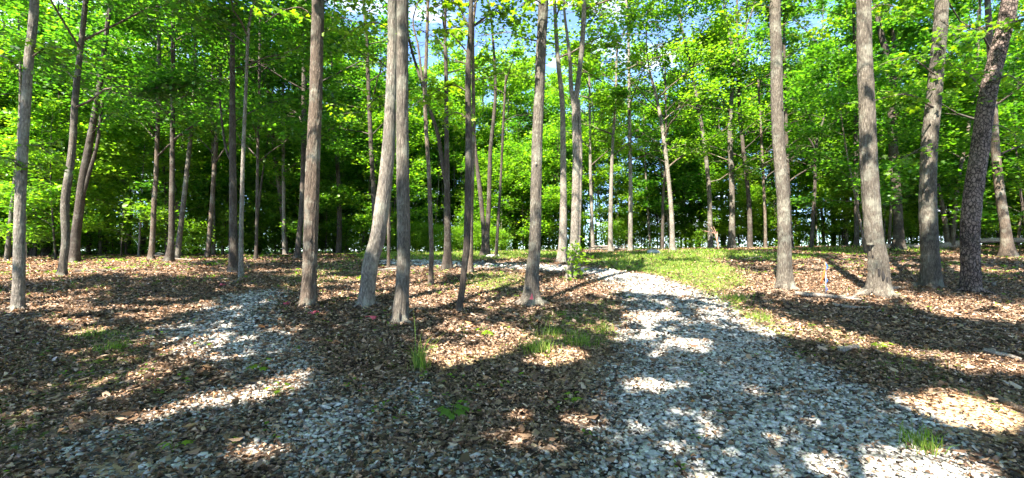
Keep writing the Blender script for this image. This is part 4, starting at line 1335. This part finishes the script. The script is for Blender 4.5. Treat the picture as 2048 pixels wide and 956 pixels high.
def marker(px_, py_, sz, label, cat="ribbon", hgt=.0):
    p_ = gp(px_, py_)
    g3 = np.random.default_rng(int(px_))
    t = obj("marking_ribbon", None, None, tuple(p_))
    tag(t, label, cat)
    for k in range(3):
        a = g3.uniform(0, 3.1)
        d = np.array([math.cos(a), math.sin(a) * .6, g3.uniform(.2, .7)]) * sz
        ribbon(t, [(0, 0, .03 + hgt), tuple(d * .5 + np.array([0, 0, .05 + hgt])), tuple(d + np.array([0, 0, hgt]))], sz * .35, M_PINK, "tape_end")
marker(625, 632, .10, "small pink ribbon on the leaves below the tall brown-trunked tree")
marker(748, 643, .14, "larger tangle of pink ribbon left of the scarred grey trunk")
marker(570, 612, .09, "faded pink ribbon left of the tall brown-trunked tree")
marker(441, 574, .10, "tiny red ribbon near the propped pale stick")
# pink triangle sprayed flag on the foot of the mid tree
p_ = on_depth(1063, 593, T[6].location[1] - .34)
v = np.array([[-.035, 0, -.05], [.035, 0, -.05], [.01, 0, .06], [-.035, .006, -.05], [.035, .006, -.05], [.01, .006, .06]])
f4 = [[0, 1, 2, 2]]
me = bpy.data.meshes.new("marking_ribbon"); me.from_pydata([tuple(q) for q in v], [], [(0, 1, 2), (5, 4, 3), (0, 3, 4, 1), (1, 4, 5, 2), (2, 5, 3, 0)]); me.materials.append(M_PINK)
tag(obj("trunk_marker", me, None, tuple(p_)), "small pink triangular tag at the foot of the mid-picture grey tree", "tag")

# grass tufts and small plants standing alone
def tuft(px_, py_, n, h, label, w=.004, spread=.55, rad=.06, mat=None, many=False):
    p_ = gp(px_, py_)
    g3 = np.random.default_rng(int(px_ + py_))
    rad = min(rad, .10)
    x = p_[0] + g3.normal(0, rad, n); y = p_[1] + g3.normal(0, rad, n)
    v, f = blades(x, y, h, w, spread, g3)
    tag(obj("grass_tuft", mesh_from("grass_tuft", v - p_, f, mat or M_GRASS), None, tuple(p_)), label, "grass tuft")
tuft(838, 738, 90, .24, "tall sunny grass tuft between the two gravel tracks", .0045, .38, .05)
tuft(1845, 900, 110, .15, "low dark grass tuft on the right edge of the drive")
tuft(1075, 705, 160, .17, "spreading grass tuft below the pink-marked tree", .004, .5, .16)
tuft(1160, 690, 120, .14, "grass tuft near the left edge of the drive", .004, .5, .14)
tuft(1105, 672, 90, .13, "small grass tuft higher up between pink-marked tree and drive", .004, .5, .12)
tuft(1205, 665, 70, .12, "thin grass tuft touching the drive's left edge", .004, .5, .10)
tuft(225, 700, 260, .08, "mossy grass patch left of the left track", .003, .9, .22)
tuft(185, 672, 200, .07, "small mossy grass patch above the larger one on the left", .003, .9, .20)
tuft(1520, 640, 120, .12, "grass tuft on the right edge of the drive halfway up", .004, .6, .16)
tuft(1475, 602, 160, .12, "grass tuft where the drive meets the grassy bank", .005, .6, .25)
def seedling(px_, py_, n, sz, label, key='g'):
    p_ = gp(px_, py_)
    t = empty("seedling", tuple(p_)); tag(t, label, "seedling")
    g3 = np.random.default_rng(int(px_ * 3 + py_))
    for k in range(n):
        a = k * 2.4; hh = g3.uniform(.04, .13); rr = g3.uniform(.03, .10)
        q = np.array([math.cos(a) * rr, math.sin(a) * rr, hh])
        g2 = Geo(); tube(g2, [(0, 0, 0), q * np.array([.4, .4, .8]), q], [.003, .002, .0015], 4, cap=False)
        st = obj("stem", g2.mesh("stem", M_LEAFY), t)
        lf = bpy.data.objects.new("leaf", LEAFK[key][0]); link(lf); lf.parent = st
        lf.location = tuple(q); lf.scale = (sz,) * 3; lf.rotation_euler = (-.3, g3.normal(0, .2), a - 1.57)
seedling(905, 835, 9, .10, "dark leafy seedling among leaves between the gravel tracks")
seedling(968, 672, 6, .09, "bright seedling below the thin dark crooked tree", 'y')
seedling(515, 742, 6, .08, "small seedling beside the left track", 'y')
seedling(1145, 812, 5, .06, "small seedling at the left edge of the drive", 'y')
seedling(1760, 700, 6, .08, "small seedling in the sunny band on the right", 'y')
seedling(345, 905, 5, .06, "small seedling at lower left beside the clay patch", 'y')
seedling(725, 560, 9, .13, "bright seedling in sun against the leaning tree's left side", 'y')
seedling(560, 790, 5, .07, "tiny seedling inside the left gravel track", 'y')

# --- the wood beyond: shared kinds, copied
def kind_tree(seed, hgt, z0, R, nleaf, r0, bark, mat, leaf=.17, K=14, layered=False, spread=.55):
    gen = np.random.default_rng(seed)
    geo = Geo()
    zs = np.linspace(-.5, hgt, 26)
    wx, wy = gen.normal(0, .25, 2)
    ph = gen.uniform(0, 6)
    X = wx * np.sin(zs * .35 + ph) - wx * math.sin(ph) + gen.normal(0, .025) * zs
    Y = wy * np.sin(zs * .3 + ph) - wy * math.sin(ph) + gen.normal(0, .025) * zs
    pts = np.stack([X, Y, zs], 1)
    tube(geo, pts, r0 * (1 - zs / (hgt * 1.08)).clip(.05, 1.1), 10, bark_rough(seed, False, .3, 5, 0, r0))
    limbs, c = crown(gen, lambda z: (np.interp(z, zs, X), np.interp(z, zs, Y)), z0, hgt, R, nleaf, K=K, rb=r0 * .35, layered=layered, spread=spread)
    for lp, lr in limbs:
        tube(geo, lp, lr, 4, cap=False)
    v, f = green_leaves(c, leaf, gen)
    return geo.mesh("trunk", M_BARK[bark], True), mesh_from("crown", v, f, mat)

KINDS = {
    'tall': [kind_tree(201, 19, 6.0, 4.2, 14000, .17, 'brown', M_LEAFY), kind_tree(202, 21, 4.5, 4.0, 14000, .15, 'dark', M_LEAF), kind_tree(203, 18, 6.5, 3.8, 12000, .14, 'pale', M_LEAF)],
    'talld': [kind_tree(204, 20, 4, 4.4, 15000, .18, 'dark', M_LEAFD), kind_tree(205, 18, 3.2, 4.0, 14000, .14, 'brown', M_LEAFD)],
    'under': [kind_tree(206, 8.5, .9, 2.8, 11000, .055, 'dark', M_LEAF, .15, 20, True), kind_tree(207, 11, 1.8, 3.0, 12000, .065, 'brown', M_LEAFD, .15, 24, True), kind_tree(208, 6.5, .5, 2.5, 9000, .045, 'pale', M_LEAFY, .14, 18, True)],
    'pole': [kind_tree(211, 13, 6.5, 2.0, 3500, .075, 'dark', M_LEAFD, .16, 9), kind_tree(212, 11, 6, 1.8, 3000, .055, 'brown', M_LEAF, .16, 9), kind_tree(213, 15, 7.5, 2.0, 3500, .09, 'grey', M_LEAF, .16, 9)],
    'sapling': [kind_tree(209, 3.2, .25, 1.4, 3000, .022, 'dark', M_LEAF, .12, 14, True, .5), kind_tree(210, 2.6, .15, 1.4, 2600, .018, 'brown', M_LEAFY, .12, 13, True, .5)],
}
LANDMARKS = [(35, "the farthest-left trunk"), (128, "the mottled pale trunk"), (212, "the narrow light-streaked trunk"), (305, "the shaded brown trunk"),
             (356, "the pale forked tree"), (418, "the reddish slim trunk"), (467, "the dark paired trunk"), (568, "the slim straight pale stem"),
             (620, "the tall brown trunk"), (750, "the leaning pale trunk"), (805, "the scarred grey trunk"), (862, "the thin reddish trunk"),
             (930, "the crooked dark stem"), (972, "the two-stemmed tree"), (1068, "the pink-tagged trunk"), (1150, "the creeper-clad clump"),
             (1221, "the stem by the brush pile"), (1343, "the brightest crest trunk"), (1421, "the withered shrub"), (1500, "the dark curving trunk"),
             (1568, "the tall sunlit right trunk"), (1628, "the wide-forked tree"), (1750, "the stout holed trunk"), (1858, "the half-sunlit grey trunk"),
             (1941, "the scaly leaning trunk"), (2016, "the dappled right-edge trunk")]
ORD = [w_ + " nearest" if w_ else "nearest" for w_ in ("", "second", "third", "fourth", "fifth", "sixth", "seventh", "eighth", "ninth", "tenth", "eleventh", "twelfth", "thirteenth", "fourteenth", "fifteenth", "sixteenth", "seventeenth", "eighteenth", "nineteenth", "twentieth")]
ORD += ["distant"] * 60
LOOK = {('tall', 0): "tall brown-trunked bright green tree", ('tall', 1): "tall dark-trunked green tree", ('tall', 2): "tall pale-trunked green tree",
        ('talld', 0): "dark-trunked deep green tree", ('talld', 1): "brown-trunked deep green tree",
        ('under', 0): "low green understorey tree", ('under', 1): "taller deep green understorey tree", ('under', 2): "small pale-stemmed understorey tree",
        ('pole', 0): "slender dark-stemmed tree", ('pole', 1): "thin brown-stemmed tree", ('pole', 2): "slender grey-stemmed tree",
        ('sapling', 0): "small green sapling", ('sapling', 1): "small yellow-green sapling"}
PLACED = {}
def place_kind(kind, i, x, y, rz, s, label, cat, group, name="tree"):
    i = i % len(KINDS[kind])
    tm, cm = KINDS[kind][i]
    t = empty(name, (x, y, float(H(x, y))), rz)
    t.scale = (s, s, s)
    tag(t, label, cat, group)
    obj("trunk", tm, t)
    obj("crown", cm, t)
    px = 1024 + F * x / y
    k = sum(1 for a, b_ in LANDMARKS if a < px)
    look = LOOK[(kind, i)].replace("sapling", name)
    PLACED.setdefault((look, k), []).append((y, t))
    return t

def label_placed():
    for (look, k), lst in PLACED.items():
        lst.sort(key=lambda q: q[0])
        where = ("left of " + LANDMARKS[0][1]) if k == 0 else ("just right of " + LANDMARKS[k - 1][1])
        for r_, (y, t) in enumerate(lst):
            t['label'] = look + " " + where + ("" if len(lst) == 1 else ", " + (ORD[r_] if r_ < len(lst) - 1 or len(lst) == 2 and r_ == 0 else "farthest"))

def far_from(x, y, dmin, pool):
    return all((x - a) ** 2 + (y - b_) ** 2 > dmin ** 2 for a, b_ in pool)

gen = np.random.default_rng(77)
pool = list(ALL_TREES)
def zone(n, kind, xr, yr, dmin, label, cat, group, name="tree", srange=(.8, 1.15), ok=None):
    """xr given as tangent of the view angle (x / y)"""
    c = 0
    tries = 0
    while c < n and tries < n * 40:
        tries += 1
        y = math.sqrt(gen.uniform(yr[0] ** 2, yr[1] ** 2))
        x = gen.uniform(*xr) * y
        if ok and not ok(x, y):
            continue
        if not far_from(x, y, dmin, pool):
            continue
        pool.append((x, y))
        place_kind(kind, int(gen.integers(0, 9)), x, y, gen.uniform(0, 6.28), gen.uniform(*srange), label, cat, group, name)
        c += 1

# left wood: deep and dark
zone(34, 'talld', (-1.45, -.35), (19, 50), 1.9, "dark-trunked tree deep in the shaded left wood", "tree", "trees of the shaded left wood")
zone(10, 'tall', (-1.35, -.30), (22, 55), 1.9, "tall green tree standing in the left wood", "tree", "tall trees of the left wood")
zone(64, 'under', (-1.4, -.26), (19, 48), 1.3, "low layered understorey tree in the left wood", "tree", "understorey trees of the left wood", "understorey_tree")
# centre: open, thin
zone(10, 'tall', (-.30, .10), (36, 60), 2.5, "sunny green tree standing beyond the rise in the middle", "tree", "trees beyond the rise")
zone(24, 'under', (-.28, .12), (29, 46), 1.4, "leafy understorey tree beyond the crest in the middle", "tree", "understorey trees beyond the rise", "understorey_tree")
# right
zone(24, 'tall', (.06, 1.35), (31, 58), 2.2, "tall green tree beyond the crest on the right", "tree", "tall trees beyond the crest on the right")
zone(14, 'talld', (.60, 1.4), (22, 50), 2.2, "dark-trunked tree in the shaded right wood", "tree", "trees of the shaded right wood")
zone(58, 'under', (.08, 1.4), (29, 46), 1.4, "layered understorey tree on the far side of the crest, right", "tree", "understorey trees beyond the crest on the right", "understorey_tree")
zone(16, 'under', (.75, 1.35), (17, 28), 1.8, "layered understorey tree in the near right wood", "tree", "understorey trees of the near right wood", "understorey_tree")
for k in range(16):
    y = gen.uniform(24.5, 28.5); x = (gen.uniform(815, 1015) - 1024) / F * y
    place_kind('sapling', 1, x, y, gen.uniform(0, 6.28), gen.uniform(.45, .7), "", "bush", "bright bushes behind the bend", "bush")
# slim stems everywhere behind
zone(95, 'pole', (-1.4, -.25), (18, 50), .7, "", "tree", "slim stems of the left wood")
zone(44, 'pole', (-.25, .15), (30, 52), .7, "", "tree", "slim stems beyond the rise")
zone(90, 'pole', (.1, 1.4), (28, 52), .7, "", "tree", "slim stems beyond the crest on the right")
# saplings and bushes
zone(60, 'sapling', (-.25, 1.35), (29, 42), .8, "small leafy sapling along the crest", "sapling", "saplings along the crest", "sapling", (.6, 1.1))
zone(80, 'sapling', (-1.4, -.25), (22, 48), .8, "small leafy sapling in the left wood", "sapling", "saplings of the left wood", "sapling", (.6, 1.2))

def floor_branches():
    g4 = np.random.default_rng(66)
    n = 0
    seen = {}
    while n < 34:
        y = math.sqrt(g4.uniform(9.5 ** 2, 27 ** 2)); x = g4.uniform(-1.1, 1.15) * y
        if not (x < -3 or x > 6 + 0 * y) or not far_from(x, y, .5, ALL_TREES):
            continue
        a = g4.normal(0, .5) + (math.pi if g4.random() < .5 else 0); l = g4.uniform(.6, 2.0)
        q = []
        for u_ in np.linspace(0, 1, 5):
            xx, yy = x + math.cos(a) * l * u_ + g4.normal(0, .04), y + math.sin(a) * l * u_ * .8 + g4.normal(0, .04)
            q.append((xx, yy, float(H(xx, yy)) + .03 + (.10 * u_ if n % 3 == 0 else 0)))
        q = np.array(q); org = q[0].copy(); path = smooth_path(q - org, 12); r0 = g4.uniform(.012, .03)
        px = 1024 + F * x / y
        k = sum(1 for c_, d_ in LANDMARKS if c_ < px)
        gl = Geo(); tube(gl, path, np.linspace(r0, r0 * .4, 12), 6)
        o = obj("fallen_branch", gl.mesh("fallen_branch", M_DEADWOOD if n % 4 else M_BARK['dark'], True), None, tuple(org))
        seen.setdefault(k, []).append((y, o))
        for b_ in range(int(g4.integers(1, 4))):
            i0 = int(g4.integers(3, 10)); sd2 = g4.choice([-1, 1]); l2 = l * g4.uniform(.15, .35)
            d = path[i0 + 1] - path[i0]; d /= np.linalg.norm(d)
            e_ = path[i0] + (d + np.array([-d[1], d[0], .25]) * sd2 * .8) * l2
            e_[2] = max(e_[2], path[i0][2] - .02)
            g2 = Geo(); tube(g2, [path[i0], (path[i0] + e_) / 2, e_], [r0 * .5, r0 * .35, r0 * .2], 5)
            obj("side_branch", g2.mesh("side_branch", M_DEADWOOD if n % 4 else M_BARK['dark'], True), o)
        n += 1
    for k, lst in seen.items():
        lst.sort(key=lambda q_: q_[0])
        where = ("left of " + LANDMARKS[0][1]) if k == 0 else ("just right of " + LANDMARKS[k - 1][1])
        for r_, (y, o) in enumerate(lst):
            tag(o, "dead branch on the leaves " + where + ("" if len(lst) == 1 else ", " + (ORD[r_] if r_ < len(lst) - 1 else "farthest")), "branch", "dead branches on the forest floor")
floor_branches()
label_placed()
def low_growth():
    g2 = np.random.default_rng(6)
    n = 1000
    y = g2.uniform(44, 62, n); tx = g2.uniform(-1.35, 1.35, n); x = tx * y
    keep = (g2.random(n) < np.where(tx < -.25, .8, .3))
    x, y = x[keep], y[keep]
    c = np.repeat(np.stack([x, y, H(x, y) + g2.uniform(.1, 1.3, len(x))], 1), 40, 0)
    c = c + g2.normal(0, 1, c.shape) * np.array([.8, .8, .4])
    c[:, 2] = np.maximum(c[:, 2], H(c[:, 0], c[:, 1]) + .05)
    return green_leaves(c, .2, g2)
def crest_weeds():
    g2 = np.random.default_rng(16)
    n = 2600
    y = g2.uniform(29.5, 37, n); x = g2.uniform(-1.3, 1.35, n) * y
    d_ = np.clip(.55 + .8 * noise2(x * .35, y * .35, 71), .12, 1)
    keep = g2.random(n) < d_
    x, y, d_ = x[keep], y[keep], d_[keep]
    c = np.repeat(np.stack([x, y, H(x, y)], 1), 14, 0)
    c = c + g2.normal(0, 1, c.shape) * np.array([.28, .28, 0])
    c[:, 2] += g2.uniform(.05, .75, len(c)) * np.repeat(d_, 14)
    return green_leaves(c, .13, g2)
me_v, me_f = crest_weeds()
tag(obj("weeds", mesh_from("weeds", me_v, me_f, M_LEAF)), "knee-high leafy weeds and briars fringing the crest", "weeds", kind='stuff')
me_v, me_f = low_growth()
tag(obj("undergrowth", mesh_from("undergrowth", me_v, me_f, M_LEAFD)), "low leafy undergrowth filling the wood floor behind the crest", "undergrowth", kind='stuff')
def far_wood():
    V, Fc, k = [], [], 0
    g2 = np.random.default_rng(5)
    n = 1100
    y = g2.uniform(56, 100, n); tx = np.where(g2.random(n) < .6, g2.uniform(-1.45, -.2, n), g2.uniform(-.2, 1.4, n)); x = tx * y
    base = H(x, y)
    hh = g2.uniform(0, 1, n) ** 1.7 * np.where(tx < -.25, 16, np.where(tx < .1, 7, 10)) + .3
    c = np.repeat(np.stack([x, y, base + hh], 1), 60, 0)
    c = c + g2.normal(0, 1, c.shape) * np.array([2.2, 2.2, 1.0])
    c[:, 2] = np.maximum(c[:, 2], H(c[:, 0], c[:, 1]) + .1)
    return green_leaves(c, .42, g2)
me_v, me_f = far_wood()
tag(obj("distant_wood", mesh_from("distant_wood", me_v, me_f, M_LEAFD)), "far-off mass of green wood closing the view behind the trees", "wood", kind='stuff')
print("tris", sum(len(m.polygons) * (2 if len(m.polygons) and m.polygons[0].loop_total == 4 else 1) for m in bpy.data.meshes))
